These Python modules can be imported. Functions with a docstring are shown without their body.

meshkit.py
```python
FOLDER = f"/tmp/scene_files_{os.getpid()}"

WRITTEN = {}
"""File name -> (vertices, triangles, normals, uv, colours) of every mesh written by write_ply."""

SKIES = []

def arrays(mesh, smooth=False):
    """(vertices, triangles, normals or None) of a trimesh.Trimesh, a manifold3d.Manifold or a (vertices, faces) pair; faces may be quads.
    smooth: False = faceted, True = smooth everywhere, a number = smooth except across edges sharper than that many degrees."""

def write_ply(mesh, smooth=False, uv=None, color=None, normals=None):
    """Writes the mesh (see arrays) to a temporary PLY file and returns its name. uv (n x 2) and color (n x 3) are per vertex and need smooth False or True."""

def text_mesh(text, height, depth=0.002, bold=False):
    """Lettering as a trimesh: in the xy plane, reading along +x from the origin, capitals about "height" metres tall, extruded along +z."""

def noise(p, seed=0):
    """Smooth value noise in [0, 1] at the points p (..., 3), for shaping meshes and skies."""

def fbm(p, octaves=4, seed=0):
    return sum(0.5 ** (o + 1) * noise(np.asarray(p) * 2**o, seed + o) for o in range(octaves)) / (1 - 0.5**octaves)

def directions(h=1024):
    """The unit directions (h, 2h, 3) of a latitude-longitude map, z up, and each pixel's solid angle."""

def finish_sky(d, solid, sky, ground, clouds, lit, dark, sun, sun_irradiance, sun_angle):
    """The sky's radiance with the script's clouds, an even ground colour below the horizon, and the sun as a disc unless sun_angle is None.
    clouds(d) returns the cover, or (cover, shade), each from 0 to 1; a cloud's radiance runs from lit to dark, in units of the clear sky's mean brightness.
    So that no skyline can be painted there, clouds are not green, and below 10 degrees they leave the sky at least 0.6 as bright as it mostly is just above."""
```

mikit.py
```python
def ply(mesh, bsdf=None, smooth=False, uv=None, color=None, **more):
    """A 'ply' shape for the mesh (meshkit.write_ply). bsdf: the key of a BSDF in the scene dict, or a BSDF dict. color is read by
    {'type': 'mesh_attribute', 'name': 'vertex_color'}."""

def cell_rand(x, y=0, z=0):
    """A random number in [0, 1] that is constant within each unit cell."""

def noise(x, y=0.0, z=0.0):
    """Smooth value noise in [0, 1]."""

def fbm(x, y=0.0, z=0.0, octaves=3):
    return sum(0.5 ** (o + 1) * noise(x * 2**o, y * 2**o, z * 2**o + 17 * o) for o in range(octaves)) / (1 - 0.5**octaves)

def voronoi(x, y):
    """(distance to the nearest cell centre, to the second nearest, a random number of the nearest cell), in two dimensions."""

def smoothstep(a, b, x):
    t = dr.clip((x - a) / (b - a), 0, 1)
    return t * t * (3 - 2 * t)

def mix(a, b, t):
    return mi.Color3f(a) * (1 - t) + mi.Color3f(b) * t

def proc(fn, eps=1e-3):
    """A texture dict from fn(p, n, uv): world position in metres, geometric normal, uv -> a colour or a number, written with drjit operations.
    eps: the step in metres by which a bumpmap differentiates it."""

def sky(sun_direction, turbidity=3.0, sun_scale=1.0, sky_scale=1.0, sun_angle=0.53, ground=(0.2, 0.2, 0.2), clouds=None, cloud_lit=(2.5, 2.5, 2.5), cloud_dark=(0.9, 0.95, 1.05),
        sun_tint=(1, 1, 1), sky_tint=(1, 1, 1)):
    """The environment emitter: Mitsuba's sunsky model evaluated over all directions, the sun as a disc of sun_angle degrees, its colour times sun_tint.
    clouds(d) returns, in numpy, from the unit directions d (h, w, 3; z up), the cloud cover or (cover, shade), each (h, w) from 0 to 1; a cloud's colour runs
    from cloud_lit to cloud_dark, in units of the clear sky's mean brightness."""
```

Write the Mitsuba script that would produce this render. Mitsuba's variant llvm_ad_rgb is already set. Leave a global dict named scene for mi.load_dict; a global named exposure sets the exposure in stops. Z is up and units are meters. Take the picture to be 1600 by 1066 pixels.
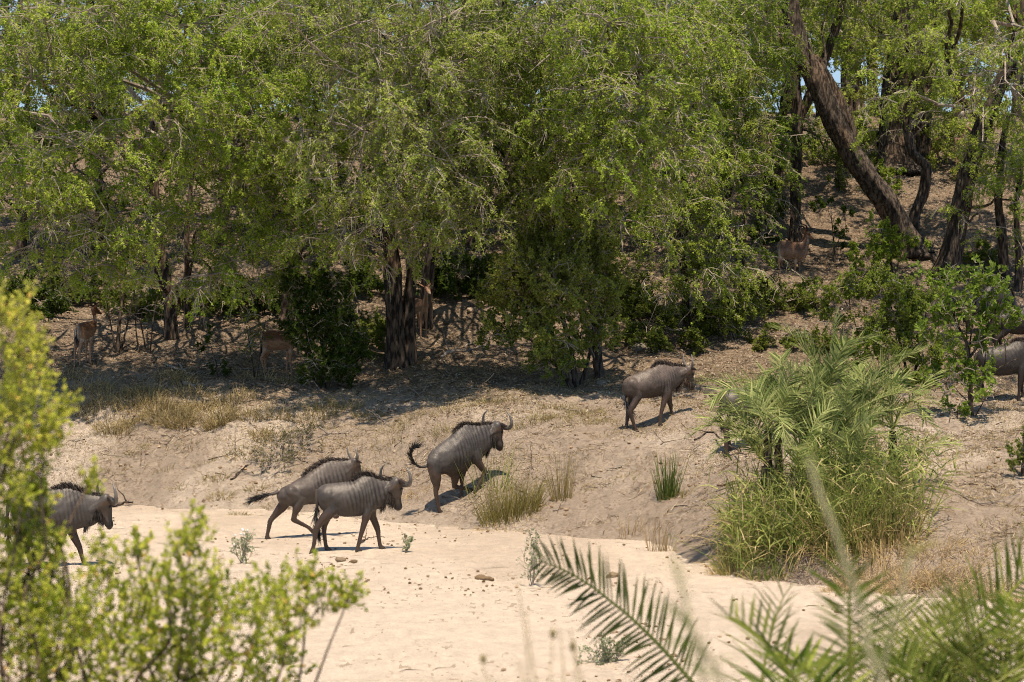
import math
import numpy as np, trimesh, manifold3d as m3d, mitsuba as mi, drjit as dr, mikit, meshkit
from scipy.interpolate import RBFInterpolator, PchipInterpolator
from mikit import noise, fbm, smoothstep, mix, cell_rand

scene, labels = {}, {}
# ------------------------------------------------------------------ camera, sky, exposure
T = mi.ScalarTransform4f
CAM = np.array([0, 0, 5.0]); PITCH = math.atan(103 / 4000)
scene['camera'] = dict(type='thinlens', fov=2 * math.degrees(math.atan(0.2)), fov_axis='x', aperture_radius=0.0125, focus_distance=50.0,
                       near_clip=0.5, far_clip=3000.0,
                       to_world=T().look_at(origin=[0, 0, 5.0], target=[0, math.cos(PITCH), 5.0 - math.sin(PITCH)], up=[0, 0, 1]))
SUN = [0.06, -0.33, 0.94]
scene['sky'] = mikit.sky(SUN, turbidity=3.0, sun_tint=(1.0, 0.98, 0.94), sky_tint=(1.0, 0.96, 0.88))
exposure = 2.0

# ------------------------------------------------------------------ helpers
def ray(px, py):
    r, dn = (np.asarray(px, float) - 800) / 4000, (np.asarray(py, float) - 533) / 4000
    c, s = math.cos(PITCH), math.sin(PITCH)
    return np.stack([r, c - dn * s, -s - dn * c], -1)

def at(px, py, y):
    """the point seen at photo pixel (px, py) at distance y along the view axis"""
    d = ray(px, py)
    return CAM + d * (np.asarray(y, float) / d[..., 1])[..., None]

def crop(x0, y0, s):
    return lambda x, y: (x0 + x / s, y0 + y / s)

def key_of(name):
    if name not in scene and name not in labels:
        return name
    n = 1
    while f'{name}_{n:03d}' in scene or f'{name}_{n:03d}' in labels:
        n += 1
    return f'{name}_{n:03d}'

def thing(name, label, cat, group=None):
    k = key_of(name)
    labels[k] = {'label': label, 'category': cat}
    if group: labels[k]['group'] = group
    return k

def add(parent, name, mesh, bsdf, smooth=False, **kw):
    k = key_of(f'{parent}__{name}' if name else parent) if name else parent
    scene[k] = mikit.ply(mesh, bsdf, smooth, **kw)
    return k

def nrm(v):
    v = np.asarray(v, float)
    return v / np.maximum(np.linalg.norm(v, axis=-1, keepdims=True), 1e-12)

def resample(pts, step):
    pts = np.asarray(pts, float)
    L = np.r_[0, np.cumsum(np.linalg.norm(np.diff(pts, axis=0), axis=1))]
    n = max(3, int(L[-1] / step) + 1)
    s = np.linspace(0, L[-1], n)
    return PchipInterpolator(L, pts, axis=0)(s), s / L[-1], L

def tube(pts, radii, sides=8, cap=True):
    p = np.asarray(pts, float); n = len(p)
    r = np.broadcast_to(radii, (n,))
    t = nrm(np.gradient(p, axis=0))
    ref = np.array([0.31, 0.17, 0.94]) if abs(t[:, 2]).mean() < .9 else np.array([1.0, .1, 0])
    a = nrm(np.cross(t, ref)); b = np.cross(t, a)
    ang = np.arange(sides) * 2 * np.pi / sides
    v = p[:, None] + r[:, None, None] * (np.cos(ang)[None, :, None] * a[:, None] + np.sin(ang)[None, :, None] * b[:, None])
    i, j = np.meshgrid(np.arange(n - 1), np.arange(sides), indexing='ij')
    q = np.stack([i * sides + j, i * sides + (j + 1) % sides, (i + 1) * sides + (j + 1) % sides, (i + 1) * sides + j], -1).reshape(-1, 4)
    f = np.vstack([q[:, [0, 1, 2]], q[:, [0, 2, 3]]])
    v = v.reshape(-1, 3)
    if cap:
        v = np.vstack([v, p[:1], p[-1:]]); c0, c1 = len(v) - 2, len(v) - 1
        k = np.arange(sides)
        f = np.vstack([f, np.stack([(k + 1) % sides, k, k * 0 + c0], 1), np.stack([(n - 1) * sides + k, (n - 1) * sides + (k + 1) % sides, k * 0 + c1], 1)])
    return v, f

def join(parts):
    vs, fs, n = [], [], 0
    for v, f in parts:
        vs.append(v); fs.append(f + n); n += len(v)
    return np.vstack(vs), np.vstack(fs)

def blades(base, d, length, width, bend, rng, segs=2):
    """tapered strips: base (n,3), direction d (n,3), bend = downward sag; returns v, f, index of blade per vertex"""
    n = len(base)
    side = nrm(np.cross(d, rng.normal(size=(n, 3))))
    length, width, bend = (np.broadcast_to(x, (n,)) for x in (length, width, bend))
    rows = []
    for k in range(segs + 1):
        s = k / segs
        c = base + d * (length * s)[:, None] + np.array([0, 0, -1.0]) * (bend * length * s ** 2)[:, None]
        w = width * (1 - s) ** .7 * .5
        rows.append((c - side * w[:, None], c + side * w[:, None]) if k < segs else (c,))
    per = 2 * segs + 1
    v = np.stack([x for r in rows for x in r], 1).reshape(-1, 3)
    f = []
    for k in range(segs):
        a = 2 * k
        if k < segs - 1: f += [[a, a + 1, a + 3], [a, a + 3, a + 2]]
        else: f += [[a, a + 1, a + 2]]
    f = (np.arange(n)[:, None, None] * per + np.array(f)[None]).reshape(-1, 3)
    return v, f, np.repeat(np.arange(n), per)

def mcol(kind='vertex_color'):
    return {'type': 'mesh_attribute', 'name': 'vertex_color'}

# ------------------------------------------------------------------ materials
P3 = lambda p, s: (p.x * s, p.y * s, p.z * s)
def sand_c(p, n, uv):
    a = fbm(p.x * .35, p.y * .2, 3.0, 3); b = fbm(p.x * 7, p.y * 5, 1.0, 3); c = noise(p.x * 42, p.y * 42, 5.0); e = noise(p.x * 16, p.y * 7, 9.0)
    col = mix((.43, .362, .292), (.50, .428, .352), smoothstep(.35, .65, a))
    col = col * (0.86 + .28 * b) * (.9 + .2 * c)
    return mix(col, (.20, .145, .095), .55 * smoothstep(.80, .9, e) * smoothstep(.45, .62, fbm(p.x * .9, p.y * .7, 7.0, 2)))
def sand_h(p, n, uv):
    return .06 * fbm(p.x * 4.5, p.y * 3.0, 0.0, 3) + .018 * noise(p.x * 16, p.y * 16, 0.0) + .004 * noise(p.x * 45, p.y * 45, 2.0)
def dirt_c(p, n, uv):
    a = fbm(p.x * .5, p.y * .35, 0.0, 3); b = fbm(p.x * 5, p.y * 5, p.z * 5, 3); c = noise(p.x * 30, p.y * 30, p.z * 30); d = noise(p.x * 21, p.y * 15, p.z * 21)
    col = mix((.272, .224, .180), (.380, .324, .266), smoothstep(.35, .65, a)) * (.72 + .56 * b) * (.8 + .4 * c)
    hi = smoothstep(1.9, 2.7, p.z + (a - .5) * 1.2)
    leafy = mix((.075, .056, .040), (.16, .118, .082), smoothstep(.35, .65, b))  # leaf litter tone, lowered further to paint in shade under the trees
    leafy = mix(leafy, (.28, .22, .16), smoothstep(.58, .72, c))
    col = mix(col, leafy, hi * .85)
    col = mix(col, (.14, .102, .074), .6 * smoothstep(.60, .80, d) * smoothstep(.42, .6, b) * (1 - hi))
    g = noise(p.x * 9, p.y * 5, p.z * 9) * noise(p.x * 38, p.y * 38, p.z * 38)
    return mix(col, (.17, .125, .09), .75 * smoothstep(.36, .55, g) * (1 - .6 * hi))
def dirt_h(p, n, uv):
    return .15 * fbm(p.x * 3.0, p.y * 3.0, p.z * 3.0, 3) + .055 * fbm(p.x * 13, p.y * 13, p.z * 13, 2) + .01 * noise(p.x * 40, p.y * 40, p.z * 40)
def bark_c(p, n, uv):
    a = fbm(p.x * 22, p.y * 22, p.z * 5, 3); b = fbm(p.x * 1.6, p.y * 1.6, p.z * .9, 2)
    col = mix((.026, .021, .018), (.115, .092, .075), smoothstep(.36, .66, a))
    return mix(col, col * mi.Color3f(1.5, 1.35, 1.2), smoothstep(.5, .7, b))
def bark_h(p, n, uv):
    return .05 * fbm(p.x * 20, p.y * 20, p.z * 5, 3)
def twig_c(p, n, uv):
    a = noise(p.x * 3, p.y * 3, p.z * 3)
    return mix((.21, .178, .15), (.44, .39, .345), a)
def principled(c, r=.8, spec=.3, **k):
    return dict(type='principled', base_color=c, roughness=r, specular=spec, **k)
def two(b): return {'type': 'twosided', 'bsdf': b}
rgb = lambda *c: {'type': 'rgb', 'value': list(c)}
scene['m_sand'] = two({'type': 'bumpmap', 'arbitrary': mikit.proc(sand_h, 4e-3), 'scale': 1.0, 'bsdf': {'type': 'diffuse', 'reflectance': mikit.proc(sand_c)}})
scene['m_dirt'] = two({'type': 'bumpmap', 'arbitrary': mikit.proc(dirt_h, 4e-3), 'scale': 1.0, 'bsdf': {'type': 'diffuse', 'reflectance': mikit.proc(dirt_c)}})
scene['m_bark'] = two({'type': 'bumpmap', 'arbitrary': mikit.proc(bark_h, 4e-3), 'scale': 1.0, 'bsdf': principled(mikit.proc(bark_c), .85, .2)})
scene['m_twig'] = two({'type': 'diffuse', 'reflectance': mikit.proc(twig_c)})
scene['m_leaf'] = dict(type='principledthin', base_color=mcol(), roughness=.45, diff_trans=.9, eta=1.3)
scene['m_straw'] = dict(type='principledthin', base_color=mcol(), roughness=.6, diff_trans=.5, eta=1.35)
scene['m_coat'] = two(principled(mcol(), .52, .48))
scene['m_hair'] = two(principled(mcol(), .5, .4))
scene['m_horn'] = two(principled(mcol(), .35, .5))
scene['m_eye'] = two(principled(rgb(.01, .008, .006), .1, .6))
scene['m_mat'] = two({'type': 'diffuse', 'reflectance': mcol()})

# ------------------------------------------------------------------ terrain
def bound(px, py):
    return at(px, py, 20000 / (py - 430.0))
_ctrl = []
def column(px, rows):
    for d, z in rows: _ctrl.append(((px - 800) / 4000 * d, d, z))
column(-150, [(54, -.5), (58, 0), (59, .6), (60.5, 1.3), (61.8, 1.95)])
column(0, [(53, -.5), (56.5, 0), (57.8, .6), (59.3, 1.3), (61, 1.95)])
column(200, [(52, -.5), (55.9, 0), (56.8, .5), (58.3, 1.25), (60.2, 1.95)])
column(330, [(51, -.5), (54.3, 0), (55.6, .6), (57.2, 1.25), (59.5, 1.95)])
column(500, [(50, -.5), (53.8, 0), (54.9, .45), (56.5, 1.1), (59.3, 1.95)])
column(715, [(47, -.5), (50.6, 0), (51.5, .35), (52.7, .86), (54.5, 1.25), (57, 1.85)])
column(900, [(45, -.5), (48.9, 0), (50, .5), (52.2, 1.1), (54.6, 1.75), (57, 2.05)])
column(1040, [(43.5, -.5), (47.3, 0), (48.6, .45), (50.3, 1.0), (53, 1.72), (56, 2.05)])
column(1150, [(39, -.5), (42.6, 0), (45, .45), (48, 1.0), (51, 1.6), (55, 2.0)])
column(1300, [(37.5, -.5), (41.2, 0), (43, .6), (46, 1.25), (50, 1.75), (55, 2.05)])
column(1500, [(36, -.5), (39.6, 0), (41.3, .5), (44.5, 1.15), (48, 1.6), (54, 1.95)])
column(1750, [(35, -.5), (38.8, 0), (40.5, .5), (44, 1.15), (48, 1.6), (54, 1.95)])
for px in (-500, -150, 200, 500, 800, 1100, 1400, 1750, 2100):
    column(px, [(63, 2.62), (68, 3.65), (72, 4.95), (77, 7.0), (82, 8.8), (90, 10.3), (110, 12), (150, 13.0)])
for px in (-600, -1000): column(px, [(54, -.5), (58, 0), (59.5, .7), (61.8, 1.95)])
for px in (2100, 2500): column(px, [(35, -.5), (38.8, 0), (40.5, .5), (44, 1.15), (48, 1.6), (54, 1.95)])
_ctrl = np.array(_ctrl)
_rbf = RBFInterpolator(_ctrl[:, :2], _ctrl[:, 2], kernel='thin_plate_spline', smoothing=.02, neighbors=40)
_gx, _gy = np.linspace(-26, 26, 131), np.linspace(33, 150, 391)
_G = np.meshgrid(_gx, _gy, indexing='ij')
_Z = np.clip(_rbf(np.stack(_G, -1).reshape(-1, 2)), -.6, 14).reshape(_G[0].shape)
from scipy.interpolate import RegularGridInterpolator
_zi = RegularGridInterpolator((_gx, _gy), _Z)

def bank_z(x, y):
    x, y = np.asarray(x, float), np.asarray(y, float)
    z = _zi(np.stack([np.clip(x, -26, 26), np.clip(y, 33, 150)], -1))
    near = 2.7 - .00 * y - np.clip(y - 6, 0, 99) ** 1.15 * .105
    near = np.maximum(near, -.6)
    z = np.where(y < 33, np.where(y < 30, near, -.6), z)
    p = np.stack([x, y, 0 * x], -1)
    amp = np.clip((z + .05) * 1.2, 0, 1)
    z = z + amp * ((meshkit.fbm(p * .55, 3, 3) - .5) * .42 + (meshkit.fbm(p * 2.1, 3, 9) - .5) * .26 - .10 * np.clip(meshkit.noise(p * np.array([.9, .25, 0]), 61) * 4 - 2.6, 0, 1) * np.clip((2.2 - z) * 2, 0, 1))
    return z

def river_z(x, y):
    x, y = np.asarray(x, float), np.asarray(y, float)
    p = np.stack([x, y * .7, 0 * x], -1)
    z = (meshkit.fbm(p * .4, 3, 21) - .5) * .12 + (meshkit.fbm(p * 2.2, 2, 5) - .5) * .035
    # trodden hoof prints
    q = meshkit.noise(p * 5.5, 44); m = np.clip((meshkit.fbm(p * .5, 2, 77) - .42) * 6, 0, 1)
    return z - .06 * m * np.clip((q - .62) * 6, 0, 1)

def ground_z(x, y):
    y = np.asarray(y, float)
    b = bank_z(x, y)
    return np.where((y > 20) & (y < 60), np.maximum(b, river_z(x, y)), b)

def hit(px, py, lo=33.0, hi=140.0, n=1400):
    """where the sight line through a photo pixel meets the ground"""
    ys = np.linspace(lo, hi, n)
    p = at(np.full(n, px), np.full(n, py), ys)
    below = p[:, 2] < ground_z(p[:, 0], p[:, 1])
    i = int(np.argmax(below)) if below.any() else n - 1
    return p[i]

def grid_mesh(xs, ys, fn):
    X, Y = np.meshgrid(xs, ys, indexing='ij')
    Z = fn(X.ravel(), Y.ravel())
    v = np.stack([X.ravel(), Y.ravel(), Z], 1)
    i, j = np.meshgrid(np.arange(len(xs) - 1), np.arange(len(ys) - 1), indexing='ij')
    a = (i * len(ys) + j).ravel()
    q = np.stack([a, a + len(ys), a + len(ys) + 1, a + 1], 1)
    return v, np.vstack([q[:, [0, 1, 2]], q[:, [0, 2, 3]]])

def axis(lo, hi, step, far):
    out = [hi]; s = step
    while out[-1] < far: s *= 1.35; out.append(out[-1] + s)
    left = [lo]; s = step
    while left[-1] > -far: s *= 1.35; left.append(left[-1] - s)
    return np.r_[left[::-1], np.arange(lo + step, hi, step), out]

gv, gf = grid_mesh(axis(-13.5, 13.5, .16, 900), np.r_[axis(-4, 38, 1.2, 900)[:-18], np.arange(38.2, 66, .16), np.arange(66, 92, .3), np.geomspace(92, 1500, 40)], bank_z)
scene['riverbank'] = mikit.ply((gv, gf), 'm_dirt', True, uv=gv[:, :2])
labels['riverbank'] = {'label': 'rough sandy river bank rising to leaf strewn ground under the trees', 'category': 'ground', 'kind': 'structure'}
rv, rf = grid_mesh(np.arange(-12, 12.01, .13), np.r_[np.arange(19, 31, .4), np.arange(31, 59, .14)], river_z)
scene['riverbed'] = mikit.ply((rv, rf), 'm_sand', True, uv=rv[:, :2])
labels['riverbed'] = {'label': 'pale dry sandy riverbed crossing the foreground', 'category': 'riverbed', 'kind': 'structure'}

# ------------------------------------------------------------------ animals
def sph(c, r, n=12):
    return m3d.Manifold.sphere(float(r), n).translate([float(x) for x in c])
def hull(cs):
    return m3d.Manifold.batch_hull([sph(c, r) for c, r in cs])

class Beast:
    """an antelope posed from joints; lat > 0 is its right flank. Joints are given in a side view, in pixels (cv) or, if cv is None, in metres."""
    def __init__(self, yaw, anchor=None, d=None, cv=None, base=None, scale=1.0):
        self.y = math.radians(yaw); self.cv, self.scale = cv, scale
        self.a = np.array([math.cos(self.y), math.sin(self.y)]); self.l = np.array([math.sin(self.y), -math.cos(self.y)])
        if cv: self.A = at(*cv(*anchor), d)[:2]
        else:
            self.A = np.array(base[:2]); self.g = base[2]
    def P(self, x, y, lat=0.0):
        if self.cv is None:
            s = self.scale
            q = self.A + self.a * x * s + self.l * lat * s
            return np.array([q[0], q[1], self.g + y * s])
        d = ray(*self.cv(x, y))
        M = np.stack([self.a, -d[:2]], 1)
        t, k = np.linalg.solve(M, -(self.A + self.l * lat))
        return CAM + d * k

def loft(B, secs, n=22, m=34):
    """secs: (top x, top y, bottom x, bottom y, half width, upper narrowing)"""
    S = []
    for s in secs:
        t, b = B.P(s[0], s[1]), B.P(s[2], s[3])
        S.append(np.r_[(t + b) / 2, (t - b) / 2, s[4] * B.scale, s[5] if len(s) > 5 else .22])
    S = np.array(S)
    k = np.r_[0, np.cumsum(np.linalg.norm(np.diff(S[:, :3], axis=0), axis=1))]
    S = PchipInterpolator(k, S, axis=0)(np.linspace(0, k[-1], m))
    ang = np.arange(n) * 2 * np.pi / n
    l3 = np.array([B.l[0], B.l[1], 0])
    sn, cs = np.sin(ang), np.cos(ang)
    wid = S[:, 6:7] * .93 * (1 - S[:, 7:8] * np.clip(sn, 0, 1)[None] ** 1.5)
    v = S[:, None, :3] + S[:, None, 3:6] * sn[None, :, None] + l3 * (wid * cs[None])[..., None]
    # rounded ends
    out = [S[0, :3]] ; rings = [v[i] for i in range(m)]
    V = np.vstack([S[0, None, :3]] + rings + [S[-1, None, :3]])
    i, j = np.meshgrid(np.arange(m - 1), np.arange(n), indexing='ij')
    q = np.stack([1 + i * n + j, 1 + i * n + (j + 1) % n, 1 + (i + 1) * n + (j + 1) % n, 1 + (i + 1) * n + j], -1).reshape(-1, 4)
    kk = np.arange(n)
    F = np.vstack([q[:, [0, 1, 2]], q[:, [0, 2, 3]], np.stack([kk * 0, 1 + (kk + 1) % n, 1 + kk], 1),
                   np.stack([kk * 0 + len(V) - 1, 1 + (m - 1) * n + kk, 1 + (m - 1) * n + (kk + 1) % n], 1)])
    tm = trimesh.Trimesh(V, F, process=False)
    if tm.volume < 0: F = F[:, ::-1]
    return V, F, m3d.Manifold(m3d.Mesh(V.astype(np.float32), F.astype(np.uint32))), S

def build_beast(B, key, secs, legs, head, kind, tail, seed, tone=1.0, brown=0.0, stripe=(None, None), horns='adult', mane_span=None, edge=.024):
    rng = np.random.default_rng(seed)
    sc = B.scale
    gnu = kind == 'wildebeest'
    V, F, body, S = loft(B, secs)
    solids = [body]
    feet = []
    for leg in legs:
        J = [(B.P(x, y, lat * (.55 if i_ == 0 else .8 if i_ == 1 else 1)), r * sc) for i_, (x, y, r, lat) in enumerate(leg['j'])]
        if leg.get('ground', True):
            J = [(p.copy(), r) for p, r in J]
            p, r = J[-1]
            dz = ground_z(p[0], p[1]) + .022 * sc - p[2]
            feet.append(dz)
            w = np.linspace(0, 1, len(J)) ** 2
            for i in range(len(J)): J[i][0][2] += np.clip(dz, -.35, .35) * w[i]
        for i in range(len(J) - 1): solids.append(hull(J[i:i + 2]))
        p, r = J[-1]
        fw = np.r_[B.a, 0]
        toe = p + fw * .055 * sc - np.array([0, 0, .012 * sc])
        solids.append(hull([(p, r), (toe, .030 * sc), (p + [0, 0, -.015 * sc], r * .95)]))
    # head frame
    hp = B.P(head['poll'][0], head['poll'][1], head.get('lat', 0))
    hy, ht = B.y + math.radians(head.get('yaw', 0)), math.radians(head.get('pitch', 70))
    f = np.array([math.cos(ht) * math.cos(hy), math.cos(ht) * math.sin(hy), -math.sin(ht)])
    l = np.array([math.sin(hy), -math.cos(hy), 0])
    u = np.cross(l, f)
    hs = head.get('size', 1.06) * sc * (1.0 if gnu else .62)
    H = lambda x, z, y=0: hp + (f * x + u * z + l * y) * hs
    if gnu:
        sk = lambda x, z, y, r: (H(x, z, y), r * hs)
        solids += [hull([sk(.0, 0, .03, .085), sk(.0, 0, -.03, .085), sk(.13, .035, .05, .06), sk(.13, .035, -.05, .06), sk(.11, -.10, 0, .075)]),
                   hull([sk(.13, .03, .045, .06), sk(.13, .03, -.045, .06), sk(.12, -.10, 0, .07), sk(.29, .0, 0, .075), sk(.30, -.055, 0, .05)]),
                   hull([sk(.28, .005, 0, .072), sk(.30, -.05, 0, .052), sk(.42, .0, .03, .055), sk(.42, .0, -.03, .055), sk(.43, -.03, 0, .05)]),
                   hull([sk(.42, .0, .032, .055), sk(.42, .0, -.032, .055), sk(.465, -.005, .025, .045), sk(.465, -.005, -.025, .045)])]
    else:
        sk = lambda x, z, y, r: (H(x, z, y), r * hs)
        solids += [hull([sk(.0, 0, 0, .11), sk(.12, .02, .03, .085), sk(.12, .02, -.03, .085), sk(.12, -.06, 0, .08)]),
                   hull([sk(.12, .02, .02, .08), sk(.12, .02, -.02, .08), sk(.12, -.06, 0, .075), sk(.38, -.03, 0, .05)]),
                   hull([sk(.36, -.025, 0, .052), sk(.44, -.03, 0, .042)])]
    nb = B.P(*head['neck'], 0) if 'neck' in head else S[-2, :3]
    solids.append(hull([(nb, head.get('neck_r', .12) * sc), (H(.04, -.03), .085 * hs)]))
    M = m3d.Manifold.batch_boolean(solids, m3d.OpType.Add)
    M = M.refine_to_length(edge * 1.35 * sc)
    g = M.to_mesh()
    tm = trimesh.Trimesh(g.vert_properties[:, :3].astype(float), g.tri_verts, process=True)
    v_before = np.array(tm.vertices)
    trimesh.smoothing.filter_taubin(tm, lamb=.5, nu=.52, iterations=26)
    v = np.array(tm.vertices)
    off = np.linalg.norm(v - v_before, axis=1) > .09 * sc
    v[off] = v_before[off]; tm.vertices = v
    vn = np.array(tm.vertex_normals)
    # colours: the animal's own pattern; wildebeest also get painted belly shade and a lit back
    v = v + vn * ((meshkit.fbm(v * 4.5, 3, seed + 5) - .5) * .045 * sc * np.clip((v[:, 2] - ground_z(v[:, 0], v[:, 1]) - .35) * 4, .15, 1))[:, None]
    t = v[:, :2] @ B.a
    seg = S[:, :3]; st = seg[:, :2] @ B.a
    o = np.argsort(st)
    bot = np.interp(t, st[o], (seg[o, 2] - S[o, 5]))
    mid = np.interp(t, st[o], seg[o, 2]); hh = np.interp(t, st[o], S[o, 5])
    below = np.clip((bot - v[:, 2]) / .12 + .55, 0, 1)
    rel = v - hp
    hx, hz, hl = rel @ f / hs, rel @ u / hs, rel @ l / hs
    inhead = np.clip((hx + .0) / .08, 0, 1) * np.clip((.30 - np.abs(hl)) * 8, 0, 1) * (np.linalg.norm(rel, axis=1) < .62 * hs) * np.clip((hz + .22) * 8, 0, 1)
    n1 = meshkit.fbm(v * 6, 3, seed)[:, None]; n2 = meshkit.noise(v * 38, seed)[:, None]
    if gnu:
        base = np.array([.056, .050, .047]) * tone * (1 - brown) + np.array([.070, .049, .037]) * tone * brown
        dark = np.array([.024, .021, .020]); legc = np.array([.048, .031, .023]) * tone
        fur = meshkit.noise(v * np.array([55, 55, 12.0]), seed + 1)[:, None]
        c = base * (.35 + 1.3 * n1) * (.84 + .32 * n2) * (.8 + .4 * fur)
        a0, a1 = B.P(*stripe[0])[:2] @ B.a, B.P(*stripe[1])[:2] @ B.a
        wob = (meshkit.fbm(v * np.array([2.2, 2.2, .9]), 2, seed + 3) - .5) * 2.0
        rib = .5 + .5 * np.sin((t + .18 * (v[:, 2] - mid)) * 2 * np.pi / .070 + wob * 11)
        rib = np.clip((rib - .30) * 1.6, 0, 1) * np.clip(meshkit.fbm(v * np.array([4, 4, 3.0]), 2, seed + 8) * 3 - .7, 0, 1.2)
        win = np.clip((t - a0) / .18, 0, 1) * np.clip((a1 - t) / .08, 0, 1) * np.clip((v[:, 2] - bot) / .15, 0, 1)
        w = np.clip(win * rib * .9, 0, 1)[:, None]
        pale = base * 1.5
        c = c * (1 - .30 * win[:, None] * (1 - rib[:, None])) + pale * .30 * (win * (1 - rib))[:, None]
        c = c * (1 - w) + dark * w
        v = v + vn * (-.006 * win * rib)[:, None]
        dk = (np.clip(1.15 - (v[:, 2] - bot) / (.75 * np.maximum(hh, .05) * 1.4), 0, 1) ** 1.3)[:, None] * .72 * (1 - .6 * brown)  # shade painted into the coat, deepest along the lower flank and belly
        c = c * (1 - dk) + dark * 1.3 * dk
        c = c * (1 + .35 * np.clip((v[:, 2] - mid) / np.maximum(hh, .05), 0, 1)[:, None])  # back and upper flank brightened in colour, as if sunlit from above
        c = c * (1 - below[:, None]) + legc * (.8 + .4 * n1) * below[:, None]
        face = (np.clip((hz - .012) / .03, 0, 1) * np.clip((hx - .06) / .06, 0, 1) * inhead)[:, None]
        muz = (np.clip((hx - .36) / .05, 0, 1) * inhead)[:, None]
        cheek = base * .5 * (1 - .4 * brown) + np.array([.15, .095, .06]) * .18
        c = c * (1 - inhead[:, None]) + cheek * (.8 + .4 * n1) * inhead[:, None]
        brow = (np.clip(1 - np.abs(hx - .045) / .06, 0, 1) * (np.abs(hl) > .05) * inhead)[:, None] * .6
        c = c * (1 - brow) + np.array([.15, .088, .045]) * brow
        kf = np.clip(face * (1 - .5 * brown) + muz, 0, 1)
        c = c * (1 - kf) + np.array([.02, .017, .016]) * kf
    else:
        hgt = ((v[:, 2] - mid) / np.maximum(hh, .03))
        top, low, white = np.array([.115, .055, .028]) * tone, np.array([.235, .145, .09]) * tone, np.array([.46, .40, .33])
        k = np.clip((hgt + .0) / .35 + .4, 0, 1)[:, None]
        c = (low * (1 - k) + top * k) * (.85 + .3 * n1)
        belly = np.clip((-hgt - .80) / .2, 0, 1)[:, None] * (1 - np.clip((bot - v[:, 2]) / .1, 0, 1))[:, None]
        c = c * (1 - belly) + white * belly
        c = c * (1 - below[:, None] * .6) + np.array([.30, .18, .11]) * tone * (below * .6)[:, None]
        rear = (np.clip((S[0, :2] @ B.a + .05 - t) / .06, 0, 1) * np.clip((v[:, 2] - bot + .15) / .05, 0, 1))[:, None]
        lat = np.abs((v[:, :2] - B.A) @ B.l)[:, None]
        st_ = np.clip(1 - np.abs(lat - .07 * sc) / .03, 0, 1)
        c = c * (1 - rear * .75) + white * rear * .75
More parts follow.
